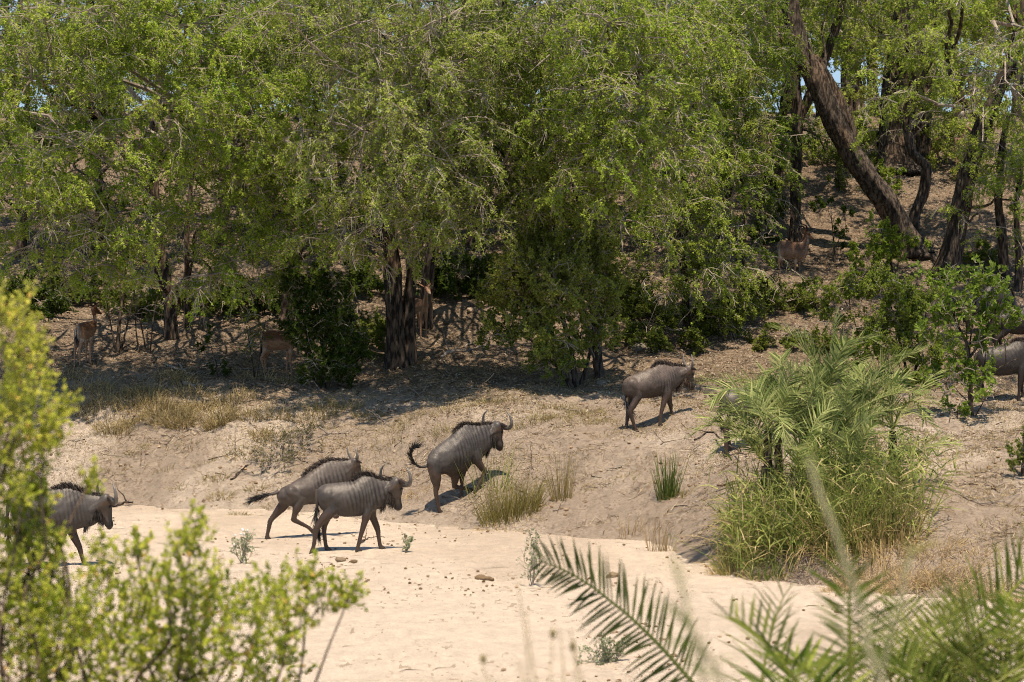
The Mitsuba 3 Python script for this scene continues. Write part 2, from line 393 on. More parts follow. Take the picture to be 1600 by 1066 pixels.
        c = c * (1 - rear * st_) + np.array([.02, .015, .012]) * rear * st_
        muz = (np.clip((hx - .34) / .06, 0, 1) * inhead)[:, None]
        c = c * (1 - muz * .6) + np.array([.10, .06, .045]) * muz * .6
    fz = v[:, 2] - ground_z(v[:, 0], v[:, 1])
    hoof = np.clip((.06 - fz) / .03, 0, 1)[:, None] if gnu else np.clip((.05 - fz) / .02, 0, 1)[:, None]
    c = c * (1 - hoof) + np.array([.05, .04, .033]) * hoof
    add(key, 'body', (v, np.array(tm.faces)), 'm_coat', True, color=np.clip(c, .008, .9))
    # horns
    if horns:
        for sg in (1, -1):
            if horns == 'adult':
                q = [(.02, .055, .02), (.045, .065, .12), (.06, .055, .22), (.03, .05, .305), (-.06, .045, .35), (-.16, .05, .33), (-.235, .06, .28), (-.275, .075, .23)]
                rr = [.055, .058, .048, .038, .030, .022, .014, .005]
            elif horns == 'young':
                q = [(.0, .05, .04), (-.03, .055, .085), (-.09, .06, .115), (-.17, .065, .13), (-.25, .08, .125), (-.31, .10, .11)]
                rr = [.034, .032, .028, .021, .013, .004]
            else:
                q = [(.02, .08, .05), (-.08, .17, .10), (-.24, .20, .22), (-.42, .15, .30), (-.58, .22, .27), (-.72, .36, .20)]
                rr = [.042, .040, .034, .028, .020, .007]
            pts = np.array([H(a, b, c_ * sg) for a, b, c_ in q])
            pp, ss, L = resample(pts, .02 * hs)
            r_ = np.interp(ss, L / L[-1], rr) * hs * (1 + (.05 if gnu else .10) * np.sin(ss * (60 if gnu else 110)) * (ss < .75))
            hv, hf = tube(pp, r_, 10)
            k = np.r_[ss.repeat(10), 0, 1][:, None]
            hc = np.array([.035, .030, .027]) * (1 - k) + np.array([.19, .175, .16]) * k if horns != 'young' else np.array([.10, .085, .07]) * (1 - k) + np.array([.34, .32, .30]) * k
            if not gnu: hc = np.array([.022, .018, .015]) * np.ones_like(hc)
            add(key, 'horn', (hv, hf), 'm_horn', True, color=hc)
    # ears
    for sg in (1, -1):
        q = np.array([H(-.02, -.0, .09 * sg), H(-.01, -.005, .15 * sg), H(.0, -.01, .22 * sg), H(.015, -.015, .27 * sg)]) if gnu else \
            np.array([H(-.06, .03, .07 * sg), H(-.14, .07, .16 * sg), H(-.22, .10, .24 * sg), H(-.28, .12, .28 * sg)])
        pp, ss, L = resample(q, .03 * hs)
        rr = np.interp(ss, [0, .35, .7, 1], [.02, .045, .036, .004]) * hs
        ev, ef = tube(pp, rr, 10)
        mid_ = np.vstack([np.repeat(pp, 10, axis=0), pp[:1], pp[-1:]])
        dd = ev - mid_
        ev = mid_ + dd - np.outer(dd @ f, f) * .0 - np.outer(dd @ u, u) * .65
        ec = np.ones((len(ev), 1)) * (np.array([.055, .042, .035]) if gnu else np.array([.24, .12, .065]))
        add(key, 'ear', (ev, ef), 'm_hair', True, color=ec)
    for sg in (1, -1):
        e = trimesh.creation.icosphere(2, .024 * hs)
        e.apply_translation(H(.135, .02, (.107 if gnu else .105) * sg))
        add(key, 'eye', e, 'm_eye', True)
    # tail
    tp, ts, TL = resample(np.array([B.P(x, y, 0) for x, y in tail['pts']]), .04)
    tr = np.interp(ts, [0, .3, 1], [.045, .026, .014]) * sc * (1 if gnu else .6)
    tv, tf = tube(tp, tr, 8)
    n = 320 if gnu else 60
    s0 = tail.get('tuft', .38)
    sel = np.clip((s0 + (1 - s0) * rng.random(n) ** 1.15) * (len(tp) - 1), 0, len(tp) - 1.001)
    i0 = sel.astype(int); b0 = tp[i0] + (tp[i0 + 1] - tp[i0]) * (sel - i0)[:, None]
    dirs = nrm(nrm(tp[np.minimum(i0 + 1, len(tp) - 1)] - tp[i0]) + rng.normal(size=(n, 3)) * .24)
    bv, bf, _ = blades(b0, dirs, rng.uniform(.14, .28, n) * sc, .014 * sc, tail.get('sag', .15), rng, 2)
    tm_v, tm_f = join([(tv, tf), (bv, bf)])
    black = np.array([.014, .013, .014]) if not tail.get('grey') else np.array([.045, .047, .055])
    cc = np.vstack([np.ones((len(tv), 3)) * (np.array([.09, .075, .065]) if gnu else np.array([.3, .2, .12])) * 1.0, black * rng.uniform(.6, 1.5, (len(bv), 1))])
    k = np.clip((np.r_[ts.repeat(8), 0, 1] - .15) / .25, 0, 1)[:, None]
    cc[:len(tv)] = cc[:len(tv)] * (1 - k) + black * k
    add(key, 'tail', (tm_v, tm_f), 'm_hair', False, color=cc)
    if gnu:
        # mane along the crest
        q = np.array([B.P(x, y) for x, y in mane_span])
        mp, ms, _ = resample(q, .01)
        n = 620
        sel = rng.random(n) * (len(mp) - 1.001); i0 = sel.astype(int)
        b0 = mp[i0] + rng.normal(size=(n, 1)) * .018 * np.r_[B.l, 0] - np.array([0, 0, .035])
        tb = b0[:, :2] @ B.a; ridge = (np.abs((v[:, :2] - B.A) @ B.l) < .09 * sc) & (hx < .02)
        for i_ in range(n):
            mm = ridge & (np.abs(t - tb[i_]) < .035)
            if mm.any(): b0[i_, 2] = min(b0[i_, 2] + .03, v[mm, 2].max() - .012)
        frac = sel / len(mp)
        tang = nrm(mp[np.minimum(i0 + 1, len(mp) - 1)] - mp[i0])
        dirs = nrm(np.array([0, 0, 1.0]) * head.get('mane_up', .8) - tang * .75 + rng.normal(size=(n, 3)) * .22)
        Ln = (.075 + .14 * np.sin(np.pi * np.clip(frac * 1.05, 0, 1)) ** .8) * rng.uniform(.7, 1.15, n) * head.get('mane', 1.0)
        bv, bf, _ = blades(b0, dirs, Ln, .013, .25, rng, 2)
        hc = np.array([.030, .024, .021]) * rng.uniform(.5, 2.6, (n, 1)) * (1 + brown)
        add(key, 'mane', (bv, bf), 'm_hair', False, color=np.repeat(hc, 5, 0))
        # beard under throat and jaw
        n = 700
        s_ = rng.random(n)
        jaw = H(.33, -.075); thr = H(.16, -.185); nb2 = B.P(*head['throat'])
        b0 = np.where((s_ < .5)[:, None], jaw + (thr - jaw) * (s_ * 2)[:, None], thr + (nb2 - thr) * ((s_ - .5) * 2)[:, None])
        b0 = b0 + l * rng.normal(size=(n, 1)) * .025 + np.array([0, 0, .015])
        dirs = nrm(np.array([0, 0, -1.0]) + rng.normal(size=(n, 3)) * .16 - np.r_[B.a, 0] * .15)
        Ln = rng.uniform(.10, .24, n) * head.get('beard', 1.0)
        bv, bf, _ = blades(b0, dirs, Ln, .013, .0, rng, 2)
        hc = (np.array([.024, .020, .018]) * (1 - brown) + np.array([.10, .065, .042]) * brown) * rng.uniform(.6, 1.7, (n, 1))
        add(key, 'beard', (bv, bf), 'm_hair', False, color=np.repeat(hc, 5, 0))
    0 and print(key, 'feet', np.round(feet, 2), 'tris', len(tm.faces))

HERD = 'wildebeest crossing the riverbed and climbing the bank'
def L(*j, ground=True): return dict(j=[x if len(x) == 4 else (*x, .12) for x in j], ground=ground)
cA, cB, cC, cD = crop(600, 630, 1303 / 220), crop(380, 690, 1571 / 280), crop(40, 740, 6.66), crop(950, 540, 1137 / 160)
def dist(cv, x, y): return hit(*cv(x, y))[1]

# walking in front on the sand
k3 = thing('wildebeest', 'grey brown wildebeest with curved horns walking on pale sand, nearer of the middle pair', 'wildebeest', HERD)
B = Beast(12, (860, 968), dist(cB, 860, 962), cB)
build_beast(B, k3,
    [(648, 440, 652, 520, .06), (668, 400, 668, 570, .15), (710, 380, 705, 610, .215), (775, 368, 790, 640, .235), (860, 358, 870, 660, .25), (960, 342, 960, 662, .25),
     (1050, 300, 1050, 648, .22, .5), (1110, 302, 1125, 622, .19, .45), (1180, 322, 1195, 590, .125), (1250, 334, 1260, 545, .10), (1320, 335, 1310, 480, .09)],
    [L((755, 480, .15), (790, 590, .12), (690, 690, .068), (640, 755, .053), (618, 900, .036), (595, 962, .042)),
     L((745, 500, .13, -.1), (750, 620, .10, -.12), (712, 735, .058, -.13), (708, 800, .044, -.13), (722, 920, .034, -.13), (735, 966, .042, -.13)),
     L((1125, 480, .13, .1), (1095, 610, .085), (1050, 760, .052), (1028, 840, .038), (1008, 920, .034), (1000, 962, .042)),
     L((1125, 520, .12, -.1), (1125, 640, .075, -.12), (1178, 770, .050, -.13), (1188, 840, .036, -.13), (1196, 900, .034, -.13), (1208, 938, .042, -.13))],
    dict(poll=(1325, 352), yaw=38, pitch=78, neck=(1240, 440), throat=(1215, 560), mane=.9, mane_up=1.0), 'wildebeest',
    dict(pts=[(655, 420), (650, 480), (648, 560), (640, 660), (652, 770), (662, 830)], tuft=.25, sag=.0), 3, 1.0, 0.1,
    stripe=((840, 500), (1300, 450)), mane_span=[(960, 345), (1060, 300), (1130, 300), (1200, 322), (1270, 328), (1330, 335)])

# trotting up behind it
k2 = thing('wildebeest', 'brown young wildebeest bounding up the sand edge with tail straight out and short upright horns', 'wildebeest', HERD)
B = Beast(20, (300, 868), dist(cB, 208, 868) + .35, cB)
build_beast(B, k2,
    [(296, 455, 300, 505, .06), (318, 420, 325, 545, .14), (370, 388, 410, 570, .205), (470, 335, 490, 565, .23), (580, 260, 600, 545, .24), (670, 205, 700, 535, .23),
     (740, 165, 790, 515, .20, .5), (810, 160, 860, 470, .17, .4), (880, 158, 905, 400, .115), (930, 150, 945, 340, .10), (965, 150, 965, 270, .09)],
    [L((420, 450, .16), (500, 500, .125), (455, 625, .06), (440, 685, .05), (570, 752, .034), (612, 790, .040), ground=False),
     L((400, 470, .14, -.09), (350, 560, .11, -.1), (268, 660, .058, -.12), (238, 700, .048, -.12), (214, 820, .034, -.12), (207, 864, .042, -.12)),
     L((800, 430, .12, .1), (790, 530, .08), (870, 590, .05), (830, 640, .034), (805, 655, .038), ground=False),
     L((810, 440, .11, -.1), (850, 530, .075, -.12), (930, 560, .048, -.13), (905, 620, .034, -.13), (890, 640, .038, -.13), ground=False)],
    dict(poll=(965, 175), yaw=28, pitch=62, neck=(890, 270), throat=(915, 370), size=.92, mane=.75, beard=.6), 'wildebeest',
    dict(pts=[(310, 440), (270, 455), (220, 468), (150, 485), (95, 505)], tuft=.3, sag=.08), 2, 1.05, 0.35,
    stripe=((560, 400), (930, 300)), horns='young', mane_span=[(515, 280), (590, 225), (670, 178), (750, 155), (830, 158), (900, 160), (950, 155)])

# climbing the bank
k4 = thing('wildebeest', 'large dark wildebeest climbing the sandy bank with its black tail curled up', 'wildebeest', HERD)
B = Beast(26, (505, 985), dist(cA, 512, 990), cA)
build_beast(B, k4,
    [(405, 520, 408, 580, .07), (420, 480, 420, 620, .16), (455, 430, 475, 650, .22), (520, 375, 570, 655, .24), (600, 312, 665, 650, .25), (675, 245, 750, 615, .25),
     (735, 200, 825, 565, .22, .5), (800, 195, 890, 520, .19, .45), (880, 195, 950, 468, .135), (960, 190, 985, 430, .11), (1030, 190, 1020, 370, .10)],
    [L((470, 540, .17), (470, 650, .13), (488, 760, .072), (478, 815, .052), (500, 940, .035), (515, 985, .042)),
     L((600, 600, .13, -.08), (658, 660, .105, -.1), (655, 745, .058, -.12), (650, 772, .048, -.12), (735, 785, .035, -.12), (790, 800, .038, -.12), ground=False),
     L((830, 450, .14, .1), (870, 545, .09), (935, 625, .052), (905, 680, .036), (868, 735, .034), (845, 762, .042)),
     L((800, 500, .12, -.1), (735, 620, .075, -.1), (718, 690, .048, -.12), (722, 740, .036, -.12), (712, 820, .034, -.12), (708, 850, .04, -.12))],
    dict(poll=(1040, 205), yaw=26, pitch=78, neck=(960, 300), throat=(950, 455), mane=.75), 'wildebeest',
    dict(pts=[(425, 530), (400, 580), (340, 592), (280, 550), (250, 480), (265, 430), (295, 412)], tuft=.42, sag=-.05), 4, 1.05, 0.0,
    stripe=((600, 450), (1010, 300)), mane_span=[(640, 268), (735, 196), (800, 188), (880, 188), (960, 186), (1040, 190)])

# on top of the bank
k5 = thing('wildebeest', 'brown wildebeest with bristly mane and grey tail walking along the top of the bank', 'wildebeest', HERD)
B = Beast(24, (420, 900), dist(cD, 300, 925), cD)
build_beast(B, k5,
    [(168, 425, 170, 500, .06), (180, 395, 185, 560, .15), (220, 362, 235, 590, .21), (290, 325, 310, 595, .235), (380, 280, 410, 592, .245), (480, 245, 510, 580, .24),
     (570, 208, 600, 560, .21, .5), (640, 205, 680, 530, .18, .45), (720, 222, 745, 480, .125), (800, 232, 815, 420, .10), (870, 238, 865, 370, .09)],
    [L((270, 440, .16), (330, 560, .115), (262, 690, .062), (245, 735, .05), (290, 880, .034), (312, 935, .042)),
     L((270, 460, .14, -.09), (270, 590, .105, -.12), (228, 700, .055, -.13), (222, 760, .046, -.13), (206, 890, .033, -.13), (203, 928, .041, -.13)),
     L((640, 430, .13, .1), (645, 540, .085), (605, 690, .05), (588, 760, .036), (577, 840, .033), (578, 875, .042)),
     L((660, 460, .12, -.1), (670, 580, .075, -.12), (698, 690, .047, -.13), (700, 730, .035, -.13), (706, 790, .033, -.13), (716, 822, .041, -.13))],
    dict(poll=(885, 258), yaw=22, pitch=72, neck=(800, 320), throat=(770, 480), size=.95, mane=.8, mane_up=1.2, beard=.7), 'wildebeest',
    dict(pts=[(195, 405), (190, 470), (186, 560), (200, 640), (230, 700), (248, 730)], tuft=.35, sag=.0, grey=True), 5, 1.1, 0.55,
    stripe=((480, 400), (760, 350)), horns='young', mane_span=[(480, 262), (570, 208), (640, 198), (720, 215), (800, 226), (870, 232)])

# at the left edge behind the bush
k1 = thing('wildebeest', 'dark striped wildebeest at the left edge, half hidden behind the foreground bush', 'wildebeest', HERD)
B = Beast(10, (300, 980), dist(cC, 620, 980) + .15, cC)
build_beast(B, k1,
    [(-165, 290, -160, 380, .06), (-140, 240, -140, 470, .15), (-90, 205, -90, 560, .215), (-10, 190, -10, 625, .235), (90, 178, 90, 650, .25), (210, 165, 210, 650, .25),
     (380, 145, 350, 640, .22, .5), (460, 150, 470, 610, .19, .45), (560, 185, 560, 575, .135), (690, 215, 690, 545, .10), (800, 228, 780, 480, .09)],
    [L((-30, 430, .16), (0, 580, .12), (-70, 740, .065), (-100, 800, .05), (-90, 930, .035), (-80, 985, .042)),
     L((0, 450, .14, -.1), (20, 600, .105, -.12), (20, 760, .055, -.13), (10, 800, .045, -.13), (50, 930, .034, -.13), (65, 970, .042, -.13)),
     L((430, 430, .13, .1), (385, 620, .088), (340, 770, .052), (322, 850, .037), (300, 945, .034), (290, 985, .042)),
     L((450, 470, .12, -.1), (485, 620, .08, -.12), (560, 770, .052, -.13), (580, 850, .037, -.13), (605, 935, .034, -.13), (630, 975, .042, -.13))],
    dict(poll=(825, 262), yaw=24, pitch=80, neck=(690, 380), throat=(620, 550), mane=1.0, mane_up=1.1, beard=.9), 'wildebeest',
    dict(pts=[(-160, 270), (-185, 360), (-190, 500), (-180, 640), (-175, 760)], tuft=.3, sag=0), 1, .95, 0.0,
    stripe=((60, 400), (800, 350)), mane_span=[(280, 155), (380, 140), (460, 142), (560, 172), (690, 205), (820, 222)])

GS = [(-.52, 1.10, -.51, .92, .06), (-.46, 1.18, -.46, .80, .15), (-.36, 1.22, -.37, .70, .215), (-.20, 1.25, -.18, .64, .235), (0, 1.28, 0, .60, .25), (.22, 1.33, .22, .60, .25),
      (.42, 1.42, .42, .64, .22, .5), (.55, 1.41, .58, .70, .19, .45)]
GL = [L((-.30, .98, .15), (-.22, .72, .12), (-.42, .54, .062), (-.47, .46, .05), (-.46, .14, .035), (-.46, .035, .042)),
      L((-.30, .98, .14, -.1), (-.24, .72, .105, -.12), (-.34, .54, .058, -.13), (-.36, .46, .046, -.13), (-.30, .14, .034, -.13), (-.28, .035, .042, -.13)),
      L((.56, 1.0, .13, .1), (.50, .72, .088), (.47, .42, .05), (.46, .34, .037), (.44, .12, .034), (.44, .035, .042)),
      L((.56, .98, .12, -.1), (.54, .72, .08, -.12), (.58, .42, .05, -.13), (.58, .34, .037, -.13), (.60, .12, .034, -.13), (.61, .035, .042, -.13))]
def herd_extra(label, px, py, yaw, seed, pose, tone, brown=0.2, scale=1.0):
    k = thing('wildebeest', label, 'wildebeest', HERD)
    B = Beast(yaw, base=hit(px, py), scale=scale)
    if pose == 'graze':
        secs = GS + [(.72, 1.28, .74, .66, .14), (.86, 1.05, .84, .55, .11), (.96, .82, .90, .46, .09)]
        head = dict(poll=(.95, .68), yaw=0, pitch=68, neck=(.85, .80), throat=(.78, .62), beard=.5, size=.95)
        ms = [(.3, 1.36), (.42, 1.42), (.55, 1.41), (.72, 1.29), (.86, 1.06), (.95, .84)]
    else:
        secs = GS + [(.72, 1.36, .72, .78, .135), (.88, 1.33, .86, .86, .11), (.98, 1.32, .97, 1.0, .09)]
        head = dict(poll=(.99, 1.25), yaw=8, pitch=70, neck=(.86, 1.1), throat=(.78, .85))
        ms = [(.3, 1.36), (.42, 1.42), (.55, 1.41), (.72, 1.36), (.88, 1.33), (.98, 1.33)]
    build_beast(B, k, secs, GL, head, 'wildebeest', dict(pts=[(-.50, 1.12), (-.54, 1.0), (-.55, .8), (-.53, .6), (-.5, .45)], tuft=.3, sag=0), seed, tone, brown,
                stripe=((.0, 1), (.9, 1)), mane_span=ms, edge=.032)
herd_extra('pale rumped wildebeest mostly hidden behind the date palm clump, only its tail end showing', 1164, 700, 14, 6, 'walk', 1.25, .3, .95)
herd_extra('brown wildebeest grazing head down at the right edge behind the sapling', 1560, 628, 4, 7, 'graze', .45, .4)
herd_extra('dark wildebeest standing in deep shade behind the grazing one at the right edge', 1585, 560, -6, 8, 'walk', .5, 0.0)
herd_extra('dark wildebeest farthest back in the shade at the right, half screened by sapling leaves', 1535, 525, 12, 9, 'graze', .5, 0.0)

# impala
IMP = 'impala standing in the shade under the trees'
c1, c2, c3, c4 = crop(60, 440, 6.66), crop(380, 480, 6.66), crop(1140, 180, 7.617), crop(1180, 330, 8.886)
k = thing('impala', 'reddish impala seen from behind, left of the thin multi stemmed shrub', 'impala', IMP)
B = Beast(52, (470, 860), dist(c1, 430, 885), c1)
build_beast(B, k, [(398, 480, 402, 560, .06), (412, 455, 420, 600, .13), (445, 430, 455, 610, .155), (500, 415, 505, 600, .16), (545, 412, 555, 575, .14), (578, 395, 590, 520, .085), (577, 340, 598, 430, .062), (568, 290, 590, 350, .05)],
    [L((440, 530, .10, .06), (458, 600, .075, .08), (430, 715, .03, .08), (432, 800, .022, .08), (432, 870, .022, .08)),
     L((410, 530, .10, -.06), (400, 600, .075, -.08), (382, 715, .03, -.08), (378, 800, .022, -.08), (372, 880, .022, -.08)),
     L((550, 520, .08, .06), (548, 600, .05, .07), (541, 690, .026, .07), (540, 760, .02, .07), (540, 815, .022, .07)),
     L((530, 520, .08, -.06), (505, 600, .05, -.07), (499, 690, .026, -.07), (497, 760, .02, -.07), (496, 815, .022, -.07))],
    dict(poll=(578, 292), yaw=10, pitch=15, neck_r=.06), 'impala', dict(pts=[(398, 480), (396, 530), (400, 590)], tuft=.5), 21, horns='lyre')
k = thing('impala', 'impala side on behind the dense dark green bush, rump showing left of it', 'impala', IMP)
B = Beast(8, (350, 700), dist(c2, 350, 710), c2)
build_beast(B, k, [(186, 310, 190, 380, .06), (200, 275, 205, 425, .13), (240, 250, 245, 445, .155), (310, 240, 320, 452, .16), (400, 248, 415, 450, .165), (480, 252, 495, 455, .14), (545, 235, 560, 400, .09), (590, 175, 610, 300, .06), (615, 120, 640, 205, .05)],
    [L((245, 360, .12, .06), (235, 440, .08, .08), (190, 545, .032, .08), (212, 620, .022, .08), (217, 690, .022, .08)),
     L((255, 360, .12, -.06), (260, 450, .08, -.08), (225, 545, .032, -.08), (236, 620, .022, -.08), (238, 685, .022, -.08)),
     L((500, 380, .09, .06), (495, 460, .055, .07), (492, 570, .028, .07), (500, 660, .02, .07), (508, 722, .022, .07)),
     L((480, 380, .09, -.06), (462, 460, .05, -.07), (458, 570, .026, -.07), (452, 630, .02, -.07), (450, 678, .022, -.07))],
    dict(poll=(620, 130), yaw=5, pitch=20, neck_r=.06), 'impala', dict(pts=[(188, 310), (182, 350), (190, 410)], tuft=.5), 22, tone=1.25, horns=None)
k = thing('impala', 'striped rump impala high on the slope, left of the crossing dark trunks', 'impala', IMP)
B = Beast(18, (420, 870), dist(c3, 420, 850), c3)
build_beast(B, k, [(236, 270, 242, 350, .06), (250, 235, 262, 400, .14), (300, 212, 320, 425, .17), (380, 215, 400, 430, .18), (480, 225, 495, 440, .18), (560, 235, 580, 450, .15), (600, 225, 630, 420, .10), (590, 150, 640, 300, .065), (580, 90, 620, 190, .055)],
    [L((300, 340, .13, .06), (310, 450, .085, .08), (290, 610, .034, .08), (315, 730, .024, .08), (315, 860, .024, .08)),
     L((310, 340, .13, -.06), (330, 450, .085, -.08), (320, 610, .034, -.08), (335, 730, .024, -.08), (340, 850, .024, -.08)),
     L((570, 380, .10, .06), (560, 480, .06, .07), (545, 600, .03, .07), (545, 720, .022, .07), (540, 850, .024, .07)),
     L((590, 380, .10, -.06), (600, 480, .055, -.07), (600, 600, .028, -.07), (600, 720, .022, -.07), (600, 840, .024, -.07))],
    dict(poll=(590, 105), yaw=5, pitch=25, neck_r=.07), 'impala', dict(pts=[(240, 265), (234, 320), (240, 390)], tuft=.5), 23, tone=1.2, horns=None)
k = thing('impala', 'horned impala ram facing right in front of the thin straight dark trunk', 'impala', IMP)
B = Beast(14, (470, 850), dist(c4, 560, 860), c4)
build_beast(B, k, [(312, 480, 312, 580, .06), (325, 425, 325, 640, .14), (370, 400, 370, 665, .165), (450, 408, 455, 675, .175), (530, 428, 545, 690, .175), (600, 430, 635, 700, .155), (645, 400, 715, 610, .105), (662, 335, 745, 470, .075), (680, 285, 740, 400, .06)],
    [L((360, 560, .13, .06), (350, 660, .085, .08), (325, 730, .034, .08), (335, 800, .024, .08), (335, 860, .024, .08)),
     L((370, 560, .13, -.06), (375, 660, .085, -.08), (360, 730, .034, -.08), (370, 800, .024, -.08), (375, 850, .024, -.08)),
     L((570, 600, .10, .06), (555, 700, .055, .07), (555, 770, .03, .07), (552, 820, .022, .07), (550, 865, .024, .07)),
     L((620, 600, .10, -.06), (612, 700, .055, -.07), (610, 770, .028, -.07), (612, 820, .022, -.07), (612, 860, .024, -.07))],
    dict(poll=(700, 300), yaw=4, pitch=32, neck_r=.075, size=1.08), 'impala', dict(pts=[(312, 470), (305, 530), (310, 600)], tuft=.5), 24, tone=.95, horns='lyre')
IS = [(-.40, .78, -.40, .66, .06), (-.35, .86, -.34, .58, .13), (-.22, .90, -.20, .54, .155), (0, .89, 0, .52, .165), (.22, .87, .24, .52, .16), (.38, .88, .42, .56, .14), (.48, .95, .54, .68, .085), (.54, 1.10, .63, .90, .06), (.58, 1.22, .66, 1.07, .05)]
IL = [L((-.22, .72, .12, .06), (-.24, .56, .08, .08), (-.36, .36, .032, .08), (-.31, .18, .022, .08), (-.30, .03, .022, .08)),
      L((-.22, .72, .12, -.06), (-.20, .56, .08, -.08), (-.30, .36, .032, -.08), (-.25, .18, .022, -.08), (-.22, .03, .022, -.08)),
      L((.34, .70, .09, .06), (.33, .52, .055, .07), (.33, .30, .028, .07), (.34, .14, .02, .07), (.34, .03, .022, .07)),
      L((.36, .70, .09, -.06), (.37, .52, .05, -.07), (.38, .30, .026, -.07), (.38, .14, .02, -.07), (.39, .03, .022, -.07))]
def imp_extra(label, px, py, yaw, seed, tone):
    k = thing('impala', label, 'impala', IMP)
    B = Beast(yaw, base=hit(px, py))
    build_beast(B, k, IS, IL, dict(poll=(.61, 1.17), yaw=5, pitch=25, neck_r=.06), 'impala', dict(pts=[(-.40, .78), (-.43, .7), (-.42, .6)], tuft=.5), seed, tone=tone, horns=None, edge=.03)
imp_extra('impala half hidden in leaves high on the slope, right of the thick far trunk', 1478, 258, -20, 25, 1.1)
imp_extra('impala in deep shade right of the double trunk in the middle of the photo', 655, 520, -70, 26, 1.1)
imp_extra('impala standing behind the thin straight dark trunk, above and behind the horned ram', 1228, 285, 70, 27, 1.1)

# ------------------------------------------------------------------ leaves, twigs and trunks
def ribbon(p, r, rng):
    p = np.asarray(p); t = nrm(np.gradient(p, axis=0)); s = nrm(np.cross(t, rng.normal(size=3))) * np.asarray(r)[:, None]
    v = np.stack([p - s, p + s], 1).reshape(-1, 3); i = np.arange(len(p) - 1)[:, None] * 2
    return v, np.vstack([i + [0, 1, 3], i + [0, 3, 2]])

def spray_proto(rng, kind):
    """one leafy branchlet about a metre long growing along +x: twigs (v, f), leaf quads (n, 4, 3), a random number per leaf"""
    tubes, spots = [], []
    if kind == 'weep':
        steps, st, droop, nside, sl = 8, .14, .27, 13, (.18, .48)
    elif kind == 'bush':
        steps, st, droop, nside, sl = 5, .11, .02, 11, (.12, .32)
    else:
        steps, st, droop, nside, sl = 6, .13, .08, 8, (.15, .40)
    p, d = np.zeros(3), nrm(np.array([1, 0, .35]))
    pts, dirs = [p.copy()], [d]
    for k in range(steps):
        d = nrm(d + np.array([0, 0, -droop * (k + 1) / steps * 1.6]) + rng.normal(size=3) * .16)
        p = p + d * st; pts.append(p.copy()); dirs.append(d)
    pts = np.array(pts); dirs = np.array(dirs)
    tubes.append(tube(pts[::2], np.linspace(.012, .004, len(pts[::2])), 3, False))
    for i in range(nside):
        s = rng.uniform(.6, steps - .05); k = int(s); b = pts[k] + (pts[k + 1] - pts[k]) * (s - k)
        dd = nrm(dirs[k] * .55 + nrm(rng.normal(size=3)) * .9 + np.array([0, 0, -.5 * (kind == 'weep') + .2 * (kind == 'bush')]))
        Ls = rng.uniform(*sl); q = [b]
        for j in range(3):
            dd = nrm(dd + np.array([0, 0, -droop * .9]) + rng.normal(size=3) * .22); q.append(q[-1] + dd * Ls / 3)
        q = np.array(q); q3 = q[[0, 1, 3]]
        tubes.append(ribbon(q3, np.linspace(.009, .004, 3), rng))
        m = max(3, int(Ls / .05))
        for s2 in rng.uniform(.1, 1, m):
            u = s2 * 3; kk = min(int(u), 2); spots.append((q[kk] + (q[kk + 1] - q[kk]) * (u - kk), nrm(q[kk + 1] - q[kk])))
    n_per = {'weep': 4, 'bush': 4, 'bare': 1}[kind]
    C, D = np.array([s[0] for s in spots]), np.array([s[1] for s in spots])
    C, D = np.repeat(C, n_per, 0), np.repeat(D, n_per, 0)
    n = len(C)
    d = nrm(D * .5 + nrm(rng.normal(size=(n, 3))) + np.array([0, 0, .15 if kind != 'bush' else .35]))
    up = nrm(np.array([0, 0, 1.0]) + rng.normal(size=(n, 3)) * .55)
    side = nrm(np.cross(d, up)); nn = np.cross(side, d)
    ln = rng.uniform(.7, 1.25, n)[:, None] * (.072 if kind == 'weep' else .052); w = ln * rng.uniform(.28, .40, n)[:, None]
    C = C + rng.normal(size=(n, 3)) * .012
    quad = np.stack([C, C + d * ln * .5 + side * w + nn * ln * .10, C + d * ln - nn * ln * .1, C + d * ln * .5 - side * w + nn * ln * .10], 1)
    if kind == 'weep': quad = np.stack([C - side * w * .35, C + d * ln * .75 + side * w, C + d * ln * .9 - side * w * .8], 1)
    return join(tubes), quad, rng.random(n)

_pr = np.random.default_rng(11)
PROTO = {k: [spray_proto(_pr, k) for _ in range(7)] for k in ('weep', 'bush', 'bare')}

